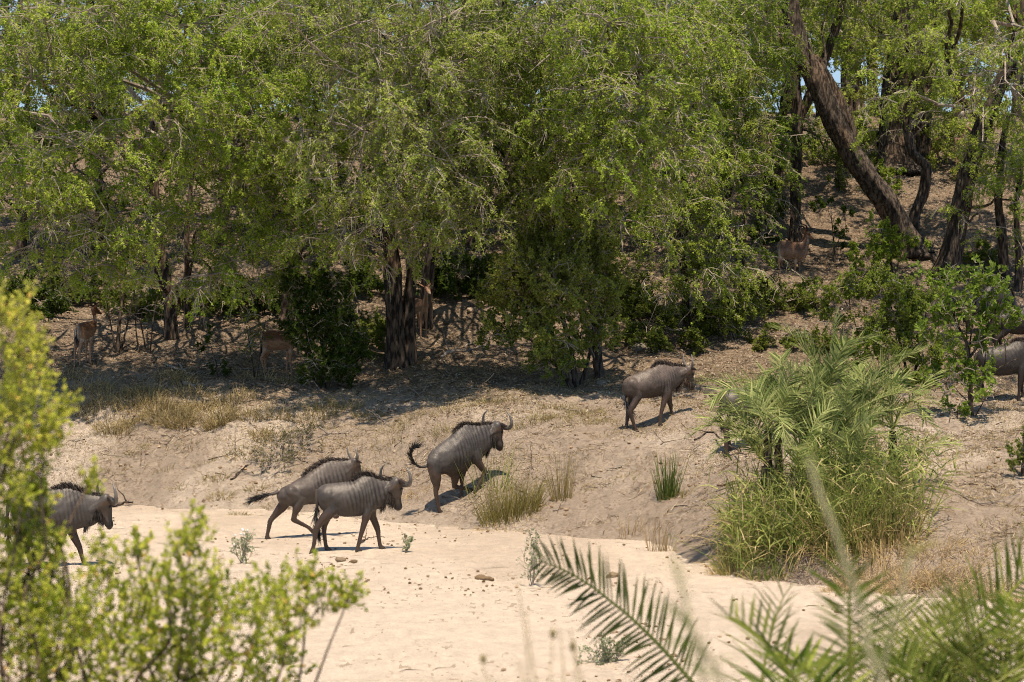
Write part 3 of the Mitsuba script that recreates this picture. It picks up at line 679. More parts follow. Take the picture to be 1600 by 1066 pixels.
def sprays(pos, dirs, scale, kind, rng, leaf, col, col2, keep=1.0, tip=None):
    """copies of the branchlets: returns twig mesh, leaf mesh, leaf colours. leaf = leaf size factor"""
    tv, lv, lc = [], [], []; tfs, n0 = [], 0
    which = rng.integers(0, 7, len(pos))
    yaw = np.arctan2(dirs[:, 1], dirs[:, 0]); el = np.arcsin(np.clip(dirs[:, 2], -1, 1)) - .3
    for k in range(7):
        m = which == k
        if not m.any(): continue
        (a, f), quad, rnd = PROTO[kind][k]
        cy, sy, ce, se, o = np.cos(yaw[m]), np.sin(yaw[m]), np.cos(el[m]), np.sin(el[m]), 0 * yaw[m]
        R = np.stack([np.stack([cy * ce, -sy, -cy * se], -1), np.stack([sy * ce, cy, -sy * se], -1), np.stack([se, o, ce], -1)], 1)
        S = scale[m][:, None, None]
        V = np.einsum('kij,nj->kni', R, a) * S + pos[m][:, None]
        tv.append(V.reshape(-1, 3)); tfs.append((f[None] + (np.arange(len(V)) * len(a))[:, None, None]).reshape(-1, 3) + n0); n0 += V.shape[0] * V.shape[1]
        root = quad[:, :1] * 1.0
        q = quad
        Q = np.einsum('kij,nmj->knmi', R, q) * S[..., None] + pos[m][:, None, None]
        Q = Q[:, :, :1] + (Q - Q[:, :, :1]) * (leaf / S[..., None])
        g = rng.random((len(Q), len(quad)))
        sel = rng.random((len(Q), len(quad))) < keep * np.where(rng.random((len(Q), 1)) < .2, .12, 1.0)
        spray_tone = rng.uniform(.75, 1.2, (len(Q), 1))
        mixv = np.clip(.5 * rng.random((len(Q), 1)) + .7 * g - .1, 0, 1)[..., None]
        cc = (np.array(col) * (1 - mixv) + np.array(col2) * mixv) * (spray_tone * rng.uniform(.8, 1.2, g.shape))[..., None]
        lv.append(Q[sel].reshape(-1, 3)); lc.append(np.repeat(cc[sel], quad.shape[1], 0))
    lv = np.vstack(lv); per = PROTO[kind][0][1].shape[1]; nq = len(lv) // per
    b = np.arange(nq)[:, None] * per
    lf = np.vstack([b + [0, 1, 2], b + [0, 2, 3]]) if per == 4 else b + [0, 1, 2]
    return (np.vstack(tv), np.vstack(tfs)), (lv, lf), np.vstack(lc)

def trunk_mesh(pts, radii, seed, sides=14, step=.16, rough=.12, flare=True):
    pp, s, L = resample(pts, step)
    r = np.interp(s, L / L[-1], radii)
    if flare: r = r * (1 + .55 * np.exp(-s * L[-1] / .35))
    v, f = tube(pp, r, sides)
    cen = np.vstack([np.repeat(pp, sides, axis=0), pp[:1], pp[-1:]])
    d = v - cen
    ang = np.tile(np.arange(sides), len(pp)) * 2 * np.pi / sides
    ridge = np.r_[.10 * np.sin(ang * 3 + seed + np.repeat(s, sides) * 5) + .06 * np.sin(ang * 5 + seed * 2 - np.repeat(s, sides) * 7), 0, 0]
    bump = (meshkit.fbm(v * np.array([3.5, 3.5, 1.6]), 3, seed) - .5) * 4 * rough + ridge
    return cen + d * (1 + bump)[:, None], f

def limb(a, b, r0, r1, rng, arch=.25):
    mid = (a + b) / 2 + np.array([0, 0, 1]) * np.linalg.norm(b - a) * arch + rng.normal(size=3) * .12 * np.linalg.norm(b - a)
    s = np.linspace(0, 1, 9)[:, None]
    p = (1 - s) ** 2 * a + 2 * s * (1 - s) * mid + s ** 2 * b + rng.normal(size=(9, 3)) * .03 * np.linalg.norm(b - a) * np.sin(np.pi * s)
    return p

GREEN, LIME = (.23, .37, .040), (.52, .60, .11)
def tree(name, label, cat, trunks, blobs, seed, group=None, kind='weep', dens=9.5, leaf=.96, col=GREEN, col2=LIME, sc=(.8, 1.35), keep=1.0, depth=None, limb_r=.055, fill=.8, arch=.2, limbs=True, fwd=0.0, roof=None):
    rng = np.random.default_rng(seed)
    key = thing(name, label, cat, group)
    base = hit(trunks[0][0][0], trunks[0][0][1]) if depth is None else at(trunks[0][0][0], trunks[0][0][1], depth)
    nodes = []
    for i, tr in enumerate(trunks):
        pts = np.array([at(p[0], p[1], base[1] + (p[3] if len(p) > 3 else 0)) for p in tr])
        if i == 0 or abs(tr[0][1] - trunks[0][0][1]) < 25:
            pts[0, 2] = min(pts[0, 2], float(ground_z(pts[0, 0], pts[0, 1]))) - .12
        rad = [p[2] for p in tr]
        sides = 14 if max(rad) > .06 else 7
        add(key, 'trunk' if max(rad) > .05 or kind != 'weep' else 'branch', trunk_mesh(pts, rad, seed + i, sides, .16 if max(rad) > .06 else .1, flare=(i == 0 or tr[0][1] > trunks[0][0][1] - 25)), 'm_bark', True)
        pp, _, _ = resample(pts, .25); nodes.append(pp)
    nodes = np.vstack(nodes)
    P, D, Sz = [], [], []
    for bl in blobs:
        px, py, rx, ry, dd = bl[:5]; dd = dd + fwd * (dd < -1); df = bl[5] if len(bl) > 5 else 1.0
        d = base[1] + dd; c = at(px, py, d); k = d / 4000
        R = np.array([rx * k, max(.45, min(rx, ry * 1.2) * k * fill), ry * k])
        n = max(3, int(np.pi * R[0] * R[2] * dens * df))
        u = nrm(rng.normal(size=(n, 3))) * (rng.random(n) ** .42)[:, None]
        P.append(c + u * R * .82); w = u + rng.normal(size=(n, 3)) * .35; w[:, 2] = .15 + .25 * w[:, 2] if kind == 'weep' else .55 + .5 * w[:, 2]
        D.append(nrm(w)); Sz.append(rng.uniform(*sc, n))
        if limbs:
            j = np.argmin(np.linalg.norm((nodes - c) * [1, 1, .7] + [0, 0, .5], axis=1))
            if np.linalg.norm(nodes[j] - c) > .25:
                lp = limb(nodes[j], c + np.array([0, 0, R[2] * .3]), 0, 0, rng, arch)
                add(key, 'branch', trunk_mesh(lp, np.linspace(limb_r, limb_r * .35, 9), seed + 7, 7, .2, .08, False), 'm_bark', True)
            # boughs inside the clump
            for q in range(3 + int(R[0] * 2.5)):
                e = c + nrm(rng.normal(size=3)) * R * .9
                lp2 = limb(c + np.array([0, 0, R[2] * .3]), e, 0, 0, rng, .15)
                tubes_extra.append(tube(lp2[::2], np.linspace(max(limb_r * .45, .012), .009, 5), 4, False))
    if roof:      # the spreading top of the crown: x range, depth range, height range, branchlets per square metre
        (x0, x1), (y0, y1), (z0, z1), per = roof
        n = int((x1 - x0) * (y1 - y0) * per)
        q = np.stack([rng.uniform(x0, x1, n), rng.uniform(y0, y1, n), rng.uniform(z0, z1, n)], 1)
        q[:, 2] += .9 * (meshkit.noise(q * .35, seed) - .5) * 2
        hole = meshkit.fbm(q * np.array([.45, .45, 0]), 2, seed) > .40
        q = q[hole]; n = len(q)
        top = nodes[np.argmax(nodes[:, 2])]
        for k in range(9):
            e = q[rng.integers(0, n)]
            tubes_extra.append(tube(limb(nodes[rng.integers(len(nodes) // 2, len(nodes))], e, 0, 0, rng, .12), np.linspace(.07, .015, 9), 6, False))
        P.append(q); D.append(nrm(np.stack([rng.normal(size=n), rng.normal(size=n), .3 + 0 * rng.random(n)], 1))); Sz.append(rng.uniform(1.0, 1.7, n))
    P, D, Sz = np.vstack(P), np.vstack(D), np.concatenate(Sz)
    tw, lf, lc = sprays(P, D, Sz, kind, rng, leaf, col, col2, keep)
    if tubes_extra:
        tw = join([tw] + tubes_extra); tubes_extra.clear()
    t_ = add(key, 'twigs', tw, 'm_twig', False); labels[t_] = {'kind': 'stuff'}
    l_ = add(key, 'foliage', lf, 'm_leaf', False, color=np.clip(lc, 0, .9)); labels[l_] = {'kind': 'stuff'}
    return key
tubes_extra = []
NTRI = lambda: sum(len(w[1]) for w in meshkit.WRITTEN.values())

BG = 'weeping trees along the top of the bank'
# left group of weeping trees
tree('weeping_tree', 'weeping tree at the left with a dark trunk under a wide bright green drooping crown', 'tree',
     [[(268, 528, .155, 0), (262, 450, .14, 0), (248, 380, .13, .1), (243, 320, .13, .2), (238, 230, .11, .3), (250, 130, .09, .4), (262, 40, .07, .4)],
      [(243, 320, .10, .2), (200, 250, .08, -.3), (150, 190, .05, -.8)], [(240, 260, .09, .2), (300, 190, .07, -.3), (350, 130, .05, -.8)]],
     [(50, 150, 110, 90, -3.6), (150, 60, 120, 80, -3.5), (280, 60, 120, 70, -3.4), (120, 250, 110, 80, -3.8), (250, 180, 120, 65, -3.9), (60, 340, 90, 70, -3.4), (170, 350, 90, 60, -3.2), (180, 425, 50, 28, -2.4, .6), (330, 440, 70, 35, -2.5, .8), (100, 420, 70, 35, -2.2, .8),
      (370, 180, 90, 90, -3.4), (150, -70, 180, 80, -2.0, .6), (330, -80, 140, 80, -1.5, .6), (200, -60, 160, 70, 1.5, .5)], 101, BG, roof=((-15, -9.2), (55, 74), (10.2, 13.0), 1.7), fwd=-4.2)
tree('weeping_tree', 'thin dark weeping tree just right of the left trunk, leaf curtain hanging low', 'tree',
     [[(291, 512, .075, 0), (293, 440, .07, 0), (292, 380, .07, 0), (296, 310, .06, 0), (310, 220, .05, -.2)]],
     [(345, 255, 70, 65, -2.6), (380, 330, 90, 60, -2.8), (400, 410, 80, 45, -2.8), (335, 395, 40, 35, -2.0, .6)], 102, BG, fwd=-3.8, limb_r=.04)
tree('weeping_tree', 'forked weeping tree behind the dark green bush, limbs spreading in a V under leaves', 'tree',
     [[(455, 500, .22, 0), (452, 420, .20, 0), (440, 355, .18, 0), (420, 300, .13, 0), (398, 230, .10, -.2), (380, 140, .08, -.4)],
      [(440, 355, .14, 0), (470, 290, .12, .1), (482, 220, .10, .2), (500, 120, .08, 0), (510, 30, .06, 0)], [(430, 325, .09, 0), (360, 290, .06, -.4), (320, 260, .04, -.8)]],
     [(450, 60, 110, 80, -4.6), (480, 170, 100, 80, -4.8), (450, 270, 100, 70, -4.9), (520, 340, 80, 60, -4.5), (480, 385, 50, 40, -4.8, .7), (390, 90, 90, 70, -4.4), (450, -70, 150, 80, -2.5, .6), (470, 20, 130, 90, 1.5, .7)], 103, BG, roof=((-9.5, -5), (55, 75), (10.0, 13.2), 1.7), keep=.9, fwd=-2.6)
# middle
tree('weeping_tree', 'big double trunked weeping tree in the middle with a heavy crown hanging over the bank', 'tree',
     [[(622, 575, .25, 0), (618, 500, .235, 0), (614, 430, .22, 0), (606, 350, .18, 0), (590, 240, .13, 0), (575, 120, .10, -.2), (570, 20, .08, -.3)],
      [(640, 572, .17, .15), (638, 500, .16, .15), (643, 430, .14, .1), (660, 360, .10, 0), (690, 250, .09, -.2), (710, 130, .07, -.5)],
      [(600, 320, .10, 0), (640, 200, .08, -.6), (680, 120, .05, -1.0)]],
     [(560, 60, 110, 80, -3.0), (640, 130, 110, 80, -3.4), (570, 230, 90, 80, -3.3), (670, 240, 100, 80, -3.6), (620, 330, 90, 60, -3.2, .9), (540, 370, 60, 45, -2.6, .7), (700, 50, 100, 80, -3.2), (690, 350, 70, 50, -2.4, .6), (600, -70, 170, 80, -1.5, .6), (620, 60, 140, 90, 1.6, .7)], 104, BG, roof=((-5.5, -1.5), (55, 75), (10.2, 13.2), 1.7), keep=.72, col=(.23, .33, .055), col2=(.48, .54, .13), fwd=-2.6)
tree('weeping_tree', 'dark leaning trunk weeping tree right of the double trunk, leaves closing over it', 'tree',
     [[(664, 512, .17, 0), (668, 440, .155, 0), (676, 380, .14, 0), (690, 300, .12, 0), (720, 200, .10, 0), (760, 100, .08, 0), (790, 10, .06, 0)]],
     [(770, 90, 110, 80, -4.0), (740, 190, 100, 80, -4.2), (790, 270, 100, 70, -4.3), (740, 320, 80, 60, -3.6, .8), (860, 60, 110, 80, -4.0), (850, 170, 100, 80, -4.4), (870, 270, 100, 70, -4.2), (780, -70, 170, 80, -2.0, .6), (800, 100, 150, 100, 1.5, .7)], 105, BG, roof=((-2, 1.5), (55, 75), (10.2, 13.2), 1.7), col=(.16, .26, .035), col2=(.38, .45, .085), fwd=-4.0)
tree('weeping_tree', 'weeping tree behind the middle bush, thin grey trunk showing at its right foot', 'tree',
     [[(937, 592, .105, 0), (932, 520, .10, 0), (935, 440, .10, .2), (925, 360, .12, .4), (900, 280, .12, .5), (905, 180, .10, .4), (930, 80, .08, .3)],
      [(925, 360, .08, .4), (960, 250, .07, .2), (1000, 150, .05, 0)], [(903, 250, .08, .5), (870, 330, .05, .2), (850, 380, .03, 0)]],
     [(950, 60, 100, 80, -1.8), (940, 160, 100, 80, -2.2), (960, 260, 90, 70, -2.0), (970, 360, 60, 50, -1.0, .7), (1020, 200, 80, 90, -1.8), (1040, 60, 80, 80, -1.6), (960, -70, 150, 80, -.5, .6)], 106, BG, roof=((1, 5.5), (55, 73), (9.8, 13.0), 1.6), keep=.9, fwd=-2.6)
tree('weeping_tree', 'weeping tree whose leafy curtains hang to the ground left of the horned impala', 'tree',
     [[(1072, 520, .09, 0), (1070, 440, .085, 0), (1062, 340, .08, .1), (1075, 230, .07, .2), (1085, 120, .06, .2)],
      [(1150, 500, .05, .4), (1160, 430, .05, .4), (1165, 340, .045, .4), (1150, 250, .04, .3)]],
     [(1060, 300, 60, 80, -.9), (1050, 400, 55, 60, -1.0), (1095, 430, 55, 60, -1.0), (1110, 330, 60, 70, -.6), (1130, 240, 60, 80, -.2), (1120, 130, 80, 80, -.4), (1085, 490, 40, 30, -1.0, .8), (1150, 400, 40, 60, .0, .7), (1150, 480, 40, 50, .4, .4), (1170, 60, 70, 70, .2)], 107, BG, fwd=-1.5, limb_r=.035, col=(.11, .22, .022))
# right: open trunks
RG = 'trees with bare trunks on the right of the slope'
tree('leaning_tree', 'dark many stemmed tree at the right, its trunks crossing in an X', 'tree',
     [[(1188, 325, .20, 0), (1202, 280, .17, 0), (1222, 225, .18, 0), (1245, 190, .16, 0), (1266, 150, .15, 0), (1290, 90, .14, 0), (1312, 20, .13, 0), (1325, -60, .11, 0)],
      [(1215, 330, .12, .2), (1218, 260, .12, .2), (1226, 215, .12, .1), (1224, 160, .10, 0), (1234, 100, .09, 0), (1240, 50, .07, 0)],
      [(1250, 200, .06, 0), (1278, 215, .03, -.2), (1290, 240, .02, -.2)]],
     [(1200, 60, 70, 60, .5, .5), (1330, -60, 130, 60, .5, .6), (1180, 150, 50, 60, .8, .6)], 108, RG, limb_r=.03)
tree('slender_tree', 'straight thin black trunk standing behind the horned impala', 'tree',
     [[(1243, 378, .165, 0), (1243, 320, .16, 0), (1245, 260, .155, 0), (1246, 190, .15, 0), (1244, 120, .13, 0), (1240, 40, .10, .2), (1225, -30, .08, .2)]],
     [(1220, -40, 80, 40, .4, .6), (1160, 20, 60, 50, .3, .5)], 109, RG, limb_r=.03)
tree('leaning_tree', 'massive rough trunk leaning left with sunlit bark, thickest tree at the right', 'tree',
     [[(1425, 398, .42, 0), (1400, 340, .36, 0), (1362, 285, .33, -.1), (1330, 240, .31, -.2), (1300, 180, .33, -.3), (1272, 120, .33, -.4), (1248, 70, .29, -.4), (1234, 10, .26, -.4), (1225, -60, .22, -.4)],
      [(1340, 230, .14, .3), (1312, 160, .17, .3), (1290, 120, .17, .2), (1270, 90, .15, 0)],
      [(1250, 75, .10, -.4), (1222, 62, .08, -.5), (1200, 50, .05, -.7), (1170, 56, .04, -.9), (1145, 65, .03, -1)], [(1225, 62, .05, -.5), (1205, 15, .04, -.6), (1205, -30, .03, -.6)],
      [(1425, 398, .12, -.3), (1450, 400, .10, -.6), (1480, 425, .08, -.8), (1500, 440, .05, -1)]],
     [(1160, 30, 60, 50, -1.6, .45), (1240, -70, 150, 50, 1.8, .9), (1320, -10, 80, 50, 2.0, .6), (1180, -120, 160, 60, -4.0, .9), (1330, -120, 150, 50, -4.0, .9), (1280, -160, 170, 60, -7.0, .5), (1130, 70, 60, 60, -1.5, .6)], 110, RG, limb_r=.04)
tree('crooked_tree', 'slender crooked trunk with an S bend right of the massive leaning trunk', 'tree',
     [[(1424, 380, .17, .2), (1430, 335, .155, .2), (1446, 290, .16, .2), (1447, 262, .15, .2), (1426, 240, .12, .2), (1417, 210, .11, .2), (1416, 170, .10, .2), (1436, 130, .08, 0), (1470, 70, .06, -.2)]],
     [(1480, 70, 60, 50, -1.2, .6), (1430, 160, 45, 35, -.5, .5), (1460, -20, 80, 50, -.6, .6)], 111, RG, limb_r=.03)
tree('leaning_tree', 'grey trunk leaning right at the right side, branches spreading over the slope', 'tree',
     [[(1478, 430, .34, 0), (1492, 370, .29, 0), (1508, 290, .27, 0), (1530, 210, .24, 0), (1560, 140, .20, -.1), (1590, 60, .17, -.2), (1625, -40, .14, -.2)],
      [(1540, 190, .10, 0), (1500, 150, .08, -.2), (1480, 90, .06, -.3)], [(1580, 90, .10, -.2), (1600, 150, .06, -.5), (1612, 220, .04, -.8)]],
     [(1565, 30, 60, 40, 1.5), (1490, 30, 60, 45, 1.2, .7), (1605, 150, 35, 70, -1.8), (1580, 250, 40, 60, -1.6, .8), (1500, 130, 45, 40, 1.2, .6), (1590, 330, 35, 45, -1.0, .6), (1600, -50, 150, 60, -1.0, .7), (1500, -60, 140, 60, -4.0, .9), (1540, -140, 160, 60, -6.0, .5), (1520, -30, 90, 40, 2, .7), (1530, 340, 40, 25, -.2, .4)], 112, RG, roof=((9.2, 14.5), (53, 67), (8.8, 11.5), 1.3))
tree('slender_tree', 'thin trunk at the right edge standing in leaf litter', 'tree',
     [[(1570, 440, .15, 0), (1566, 380, .13, 0), (1560, 310, .12, 0), (1564, 250, .10, 0), (1575, 180, .08, 0)], [(1590, 470, .11, -.8), (1592, 400, .10, -.8), (1588, 330, .08, -.8), (1596, 270, .06, -.8)]],
     [(1560, 240, 45, 50, -.4, .7), (1600, 270, 40, 50, -.8, .8)], 113, RG, limb_r=.025)
tree('thick_tree', 'huge dark trunk standing in shade high on the slope behind the crooked one', 'tree',
     [[(1402, 268, .62, 0), (1402, 220, .55, 0), (1404, 150, .50, 0), (1412, 80, .48, 0), (1420, 10, .42, 0), (1425, -60, .36, 0)],
      [(1435, 262, .36, .6), (1440, 180, .32, .6), (1446, 100, .30, .6), (1462, 40, .26, .6), (1478, -40, .2, .6)]],
     [(1400, 70, 80, 50, -1.6, .6), (1470, 110, 60, 60, -1.4, .7), (1340, 30, 70, 50, -1.0, .5), (1420, -60, 150, 50, 0, .7), (1450, 200, 40, 30, -1.2, .5)], 114, RG, col=(.12, .22, .025))

MID = 'weeping trees standing on the slope behind the front row'
for i, (px, py, words) in enumerate([(30, 400, 'at the far left edge'), (150, 385, 'behind the left trunk, left side'), (345, 380, 'seen between the left trunks and the V forked limbs'), (530, 380, 'just left of the double trunk, deep in shade'), (735, 385, 'right of the leaning dark trunk, deep in shade'), (850, 380, 'behind the spreading bush, deep in shade'), (1005, 380, 'behind the hanging curtain of leaves, left of it'), (1130, 375, 'behind the hanging curtain of leaves, right of it')]):
    tree('weeping_tree', f'weeping tree on the slope, {words}', 'tree',
         [[(px, py, .14, 0), (px + 6, py - 70, .12, 0), (px + 2, py - 150, .10, 0), (px + 14, py - 230, .07, 0), (px + 10, py - 320, .05, 0)]],
         [(px - 35, py - 190, 70, 60, -.6), (px + 40, py - 170, 70, 60, -.9), (px, py - 270, 90, 60, .2), (px - 45, py - 100, 55, 45, -1.2, .8), (px + 45, py - 90, 55, 45, -1.0, .8), (px + 20, py - 350, 100, 60, .4, .8)], 150 + i, MID, dens=4.6, leaf=1.2, sc=(.9, 1.5), col=(.11, .20, .022), col2=(.22, .31, .045))

# trees standing behind on the slope and its top
FAR = 'trees on the upper slope behind'
FCOL = dict(col=(.24, .32, .05), col2=(.46, .50, .12))
spots = [(20, 215, 92), (130, 230, 86), (250, 210, 96), (350, 235, 84), (470, 215, 93), (560, 240, 84), (690, 215, 95), (780, 235, 86), (900, 212, 96), (990, 235, 85), (1090, 225, 90), (1160, 210, 98), (1290, 215, 95), (1370, 212, 100), (1500, 220, 92), (1590, 215, 96), (1230, 205, 108), (1460, 205, 108), (1325, 225, 90), (1345, 218, 97)]
rs = np.random.default_rng(5)
far_words = ['leftmost', 'second from left', 'third from left', 'fourth from left', 'fifth from left', 'sixth from left', 'seventh from left', 'eighth from left', 'ninth from left', 'tenth from left', 'behind the hanging curtain', 'left of the crossing trunks', 'seen between crossing trunks and leaning trunk', 'behind the huge dark trunk', 'right of the crooked trunk', 'at the right edge', 'farthest, above the crossing trunks', 'farthest, above the crooked trunk', 'filling the gap right of the leaning trunk', 'behind the tree filling that gap']
for i, (px, py, d) in enumerate(spots):
    k = d / 4000; gz = float(ground_z((px - 800) * k, d)); bpy = 430 - (gz - 5) / k
    w = rs.uniform(80, 105); top = bpy - rs.uniform(5.5, 8) / k
    bl = []
    for j in range(7):
        u = rs.uniform(-1, 1); h = rs.uniform(.22, 1.0)
        bl.append((px + u * w * .75, bpy + (top - bpy) * h, w * rs.uniform(.45, .65), rs.uniform(35, 55), rs.uniform(-1.5, 1.5), .8))
    tree('leafy_tree', f'yellow green tree on the upper slope, {far_words[i]}', 'tree',
         [[(px, bpy, .22, 0), (px + rs.uniform(-10, 10), (bpy * 2 + top) / 3, .17, 0), (px + rs.uniform(-20, 20), (bpy + 2 * top) / 3, .10, 0), (px + rs.uniform(-25, 25), top, .05, 0)]],
         bl, 200 + i, FAR, 'weep', dens=3.0, leaf=1.8, sc=(1.2, 1.9), depth=d, limb_r=.05, **FCOL)
print('tris after trees', NTRI())

# ------------------------------------------------------------------ bushes
DK = dict(col=(.045, .085, .016), col2=(.10, .15, .026))
OL = dict(col=(.09, .14, .025), col2=(.24, .28, .055))
tree('dense_bush', 'dense dark green rounded bush left of the double trunk', 'bush',
     [[(505, 605, .05, 0), (503, 540, .04, 0), (500, 480, .03, 0)], [(495, 605, .04, 0), (475, 540, .03, -.1), (465, 500, .02, -.2)]],
     [(500, 470, 50, 45, 0), (480, 520, 42, 45, -.3), (530, 520, 42, 50, -.2), (510, 575, 45, 35, -.5), (535, 560, 32, 45, 0), (470, 460, 34, 30, .2), (490, 600, 25, 15, -.6, .6)], 301, kind='bush', dens=30, leaf=1.25, sc=(.5, .85), limb_r=.02, **DK)
tree('spreading_bush', 'broad olive green bush in the middle with hanging grey twigs', 'bush',
     [[(900, 603, .07, 0), (890, 540, .06, 0), (870, 460, .05, 0), (860, 400, .04, 0)], [(905, 600, .05, .1), (925, 530, .04, .1), (930, 450, .03, .1)], [(898, 600, .05, -.1), (860, 560, .04, -.2), (800, 510, .03, -.3)]],
     [(800, 470, 55, 45, -.3), (870, 420, 60, 50, -.1), (930, 420, 45, 55, .1), (780, 530, 35, 28, -.4, .8), (850, 500, 50, 40, -.6), (870, 570, 45, 30, -.7, .9), (920, 520, 35, 45, -.2, .8), (940, 470, 35, 50, 0, .8), (830, 400, 40, 30, .2), (880, 350, 50, 30, .3, .8), (820, 440, 55, 45, -1.2, .7), (890, 470, 60, 50, -1.4, .7), (860, 540, 50, 35, -1.3, .6)], 302, kind='bush', dens=40, leaf=1.15, sc=(.5, .9), limb_r=.025, col=(.20, .27, .05), col2=(.44, .48, .11))
tree('twiggy_shrub', 'thin multi stemmed almost leafless shrub right of the left impala', 'shrub',
     [[(184, 552, .055, 0), (187, 500, .04, 0), (194, 450, .03, 0), (196, 400, .015, 0)], [(184, 552, .03, 0), (170, 490, .02, -.1), (162, 440, .012, -.1)], [(228, 540, .022, .2), (218, 500, .018, .2), (205, 470, .01, .2)],
      [(235, 540, .02, .2), (240, 495, .015, .2), (248, 460, .01, .2)], [(220, 542, .02, .1), (212, 500, .015, .1), (215, 460, .01, .1)], [(186, 545, .025, 0), (205, 480, .02, .2), (215, 430, .01, .2)]],
     [(190, 440, 55, 35, 0, .5), (225, 490, 30, 25, .1, .5), (150, 420, 40, 30, .2, .6)], 303, kind='bare', dens=9, sc=(.6, 1.1), limb_r=.012, **OL)
tree('small_shrub', 'small dark shrub with reddish stems on the shaded ground left of the dense bush', 'shrub',
     [[(340, 592, .02, 0), (338, 570, .015, 0), (330, 545, .01, 0)]], [(338, 578, 22, 14, 0), (325, 535, 16, 22, 0, .6)], 304, kind='bush', dens=22, leaf=1.0, sc=(.3, .5), limb_r=.01, **DK)
tree('small_shrub', 'sparse grey green shrub at the feet of the impala beside the dense bush', 'shrub',
     [[(398, 590, .02, 0), (392, 550, .015, 0), (385, 510, .01, 0)], [(400, 590, .02, 0), (408, 540, .012, 0), (415, 500, .008, 0)]], [(392, 545, 28, 30, -.2, .6), (390, 500, 26, 26, 0, .5)], 305, kind='bare', dens=26, leaf=1.0, sc=(.35, .6), limb_r=.01, **OL)
tree('small_shrub', 'low dark shrub around the foot of the crossing trunks', 'shrub',
     [[(1205, 378, .03, 0), (1208, 350, .02, 0), (1212, 325, .015, 0)]], [(1210, 340, 32, 22, -.5), (1195, 370, 28, 18, -.5), (1222, 325, 20, 18, -.3, .7)], 306, kind='bush', dens=20, leaf=1.1, sc=(.35, .6), limb_r=.012, **DK)
tree('leafy_shrub', 'bright yellow green leafy shrub at the foot of the massive leaning trunk', 'shrub',
     [[(1395, 430, .03, 0), (1390, 400, .025, 0), (1380, 360, .015, 0)], [(1395, 430, .02, 0), (1410, 390, .015, 0), (1420, 350, .01, 0)]],
     [(1375, 365, 30, 26, -.3), (1350, 400, 34, 22, -.5), (1390, 400, 34, 24, -.6), (1430, 380, 20, 18, -.4, .7), (1360, 425, 30, 14, -.8, .8)], 307, kind='bush', dens=20, leaf=1.25, sc=(.4, .7), limb_r=.012, col=(.18, .29, .035), col2=(.36, .43, .075))
tree('twiggy_shrub', 'wide straggly yellow green thicket below the massive leaning trunk', 'shrub',
     [[(1420, 590, .03, 0), (1405, 530, .025, 0), (1390, 470, .015, 0)], [(1425, 590, .03, 0), (1440, 530, .02, 0), (1450, 470, .012, 0)], [(1350, 570, .02, 0), (1340, 520, .015, 0), (1320, 470, .01, 0)]],
     [(1320, 455, 40, 22, 0, .7), (1375, 455, 45, 28, -.2), (1410, 500, 40, 35, -.4), (1370, 520, 45, 30, -.3, .8), (1440, 470, 35, 25, -.2), (1440, 545, 45, 30, -.6, .8), (1390, 560, 40, 22, -.5, .7), (1300, 510, 35, 25, .2, .5), (1340, 560, 45, 25, -.6, .6), (1450, 590, 40, 25, -.9, .6), (1410, 620, 40, 20, -1.0, .5), (1480, 560, 35, 35, -.4, .5)], 308, kind='bush', dens=50, leaf=1.05, sc=(.45, .9), limb_r=.014, col=(.15, .24, .03), col2=(.33, .39, .075))
tree('small_shrub', 'sparse sapling with dark leaves between the horned impala and the leaning trunk', 'shrub',
     [[(1305, 412, .025, 0), (1302, 370, .02, 0), (1298, 330, .012, 0)]], [(1295, 325, 30, 14, 0, .7), (1310, 375, 22, 20, 0, .8), (1320, 340, 20, 15, .2, .6)], 309, kind='bush', dens=14, leaf=1.2, sc=(.35, .6), limb_r=.012, **DK)
tree('small_shrub', 'low leafy shrub on bright litter just right of the leaning trunk middle', 'shrub',
     [[(1400, 310, .02, 0), (1400, 290, .015, 0), (1405, 275, .01, 0)]], [(1385, 285, 24, 18, 0), (1410, 305, 22, 14, 0), (1395, 265, 20, 12, .2, .7)], 310, kind='bush', dens=14, leaf=1.3, sc=(.4, .7), limb_r=.012, col=(.18, .29, .035), col2=(.36, .43, .075))
tree('small_shrub', 'green shrub on the slope left of the leaning trunk, above the horned impala', 'shrub',
     [[(1312, 300, .02, 0), (1310, 285, .015, 0), (1308, 270, .01, 0)]], [(1305, 280, 26, 16, 0), (1325, 295, 18, 12, 0, .8)], 311, kind='bush', dens=14, leaf=1.2, sc=(.4, .7), limb_r=.012, **OL)
tree('leafy_sapling', 'sapling with broad bright green leaves in front of the grazing wildebeest at the right', 'sapling',
     [[(1518, 650, .05, 0), (1516, 600, .045, 0), (1513, 548, .035, 0), (1495, 505, .02, 0), (1480, 465, .012, 0)], [(1514, 560, .03, 0), (1540, 520, .02, -.1), (1560, 470, .012, -.1)], [(1514, 560, .02, 0), (1520, 500, .015, .1), (1530, 440, .01, .1)], [(1516, 590, .02, 0), (1560, 575, .015, -.2), (1590, 560, .01, -.3)]],
     [(1480, 450, 40, 22, 0), (1540, 450, 40, 25, 0), (1500, 490, 45, 28, -.3), (1560, 500, 40, 28, -.2, .8), (1470, 530, 35, 28, -.2, .7), (1530, 540, 35, 20, -.3, .6), (1500, 590, 45, 25, -.4, .6), (1545, 610, 25, 22, -.5, .6), (1465, 600, 30, 22, -.2, .6)], 312, kind='bush', dens=24, leaf=2.2, sc=(.6, .9), keep=.26, limb_r=.014, col=(.13, .22, .03), col2=(.27, .37, .065))
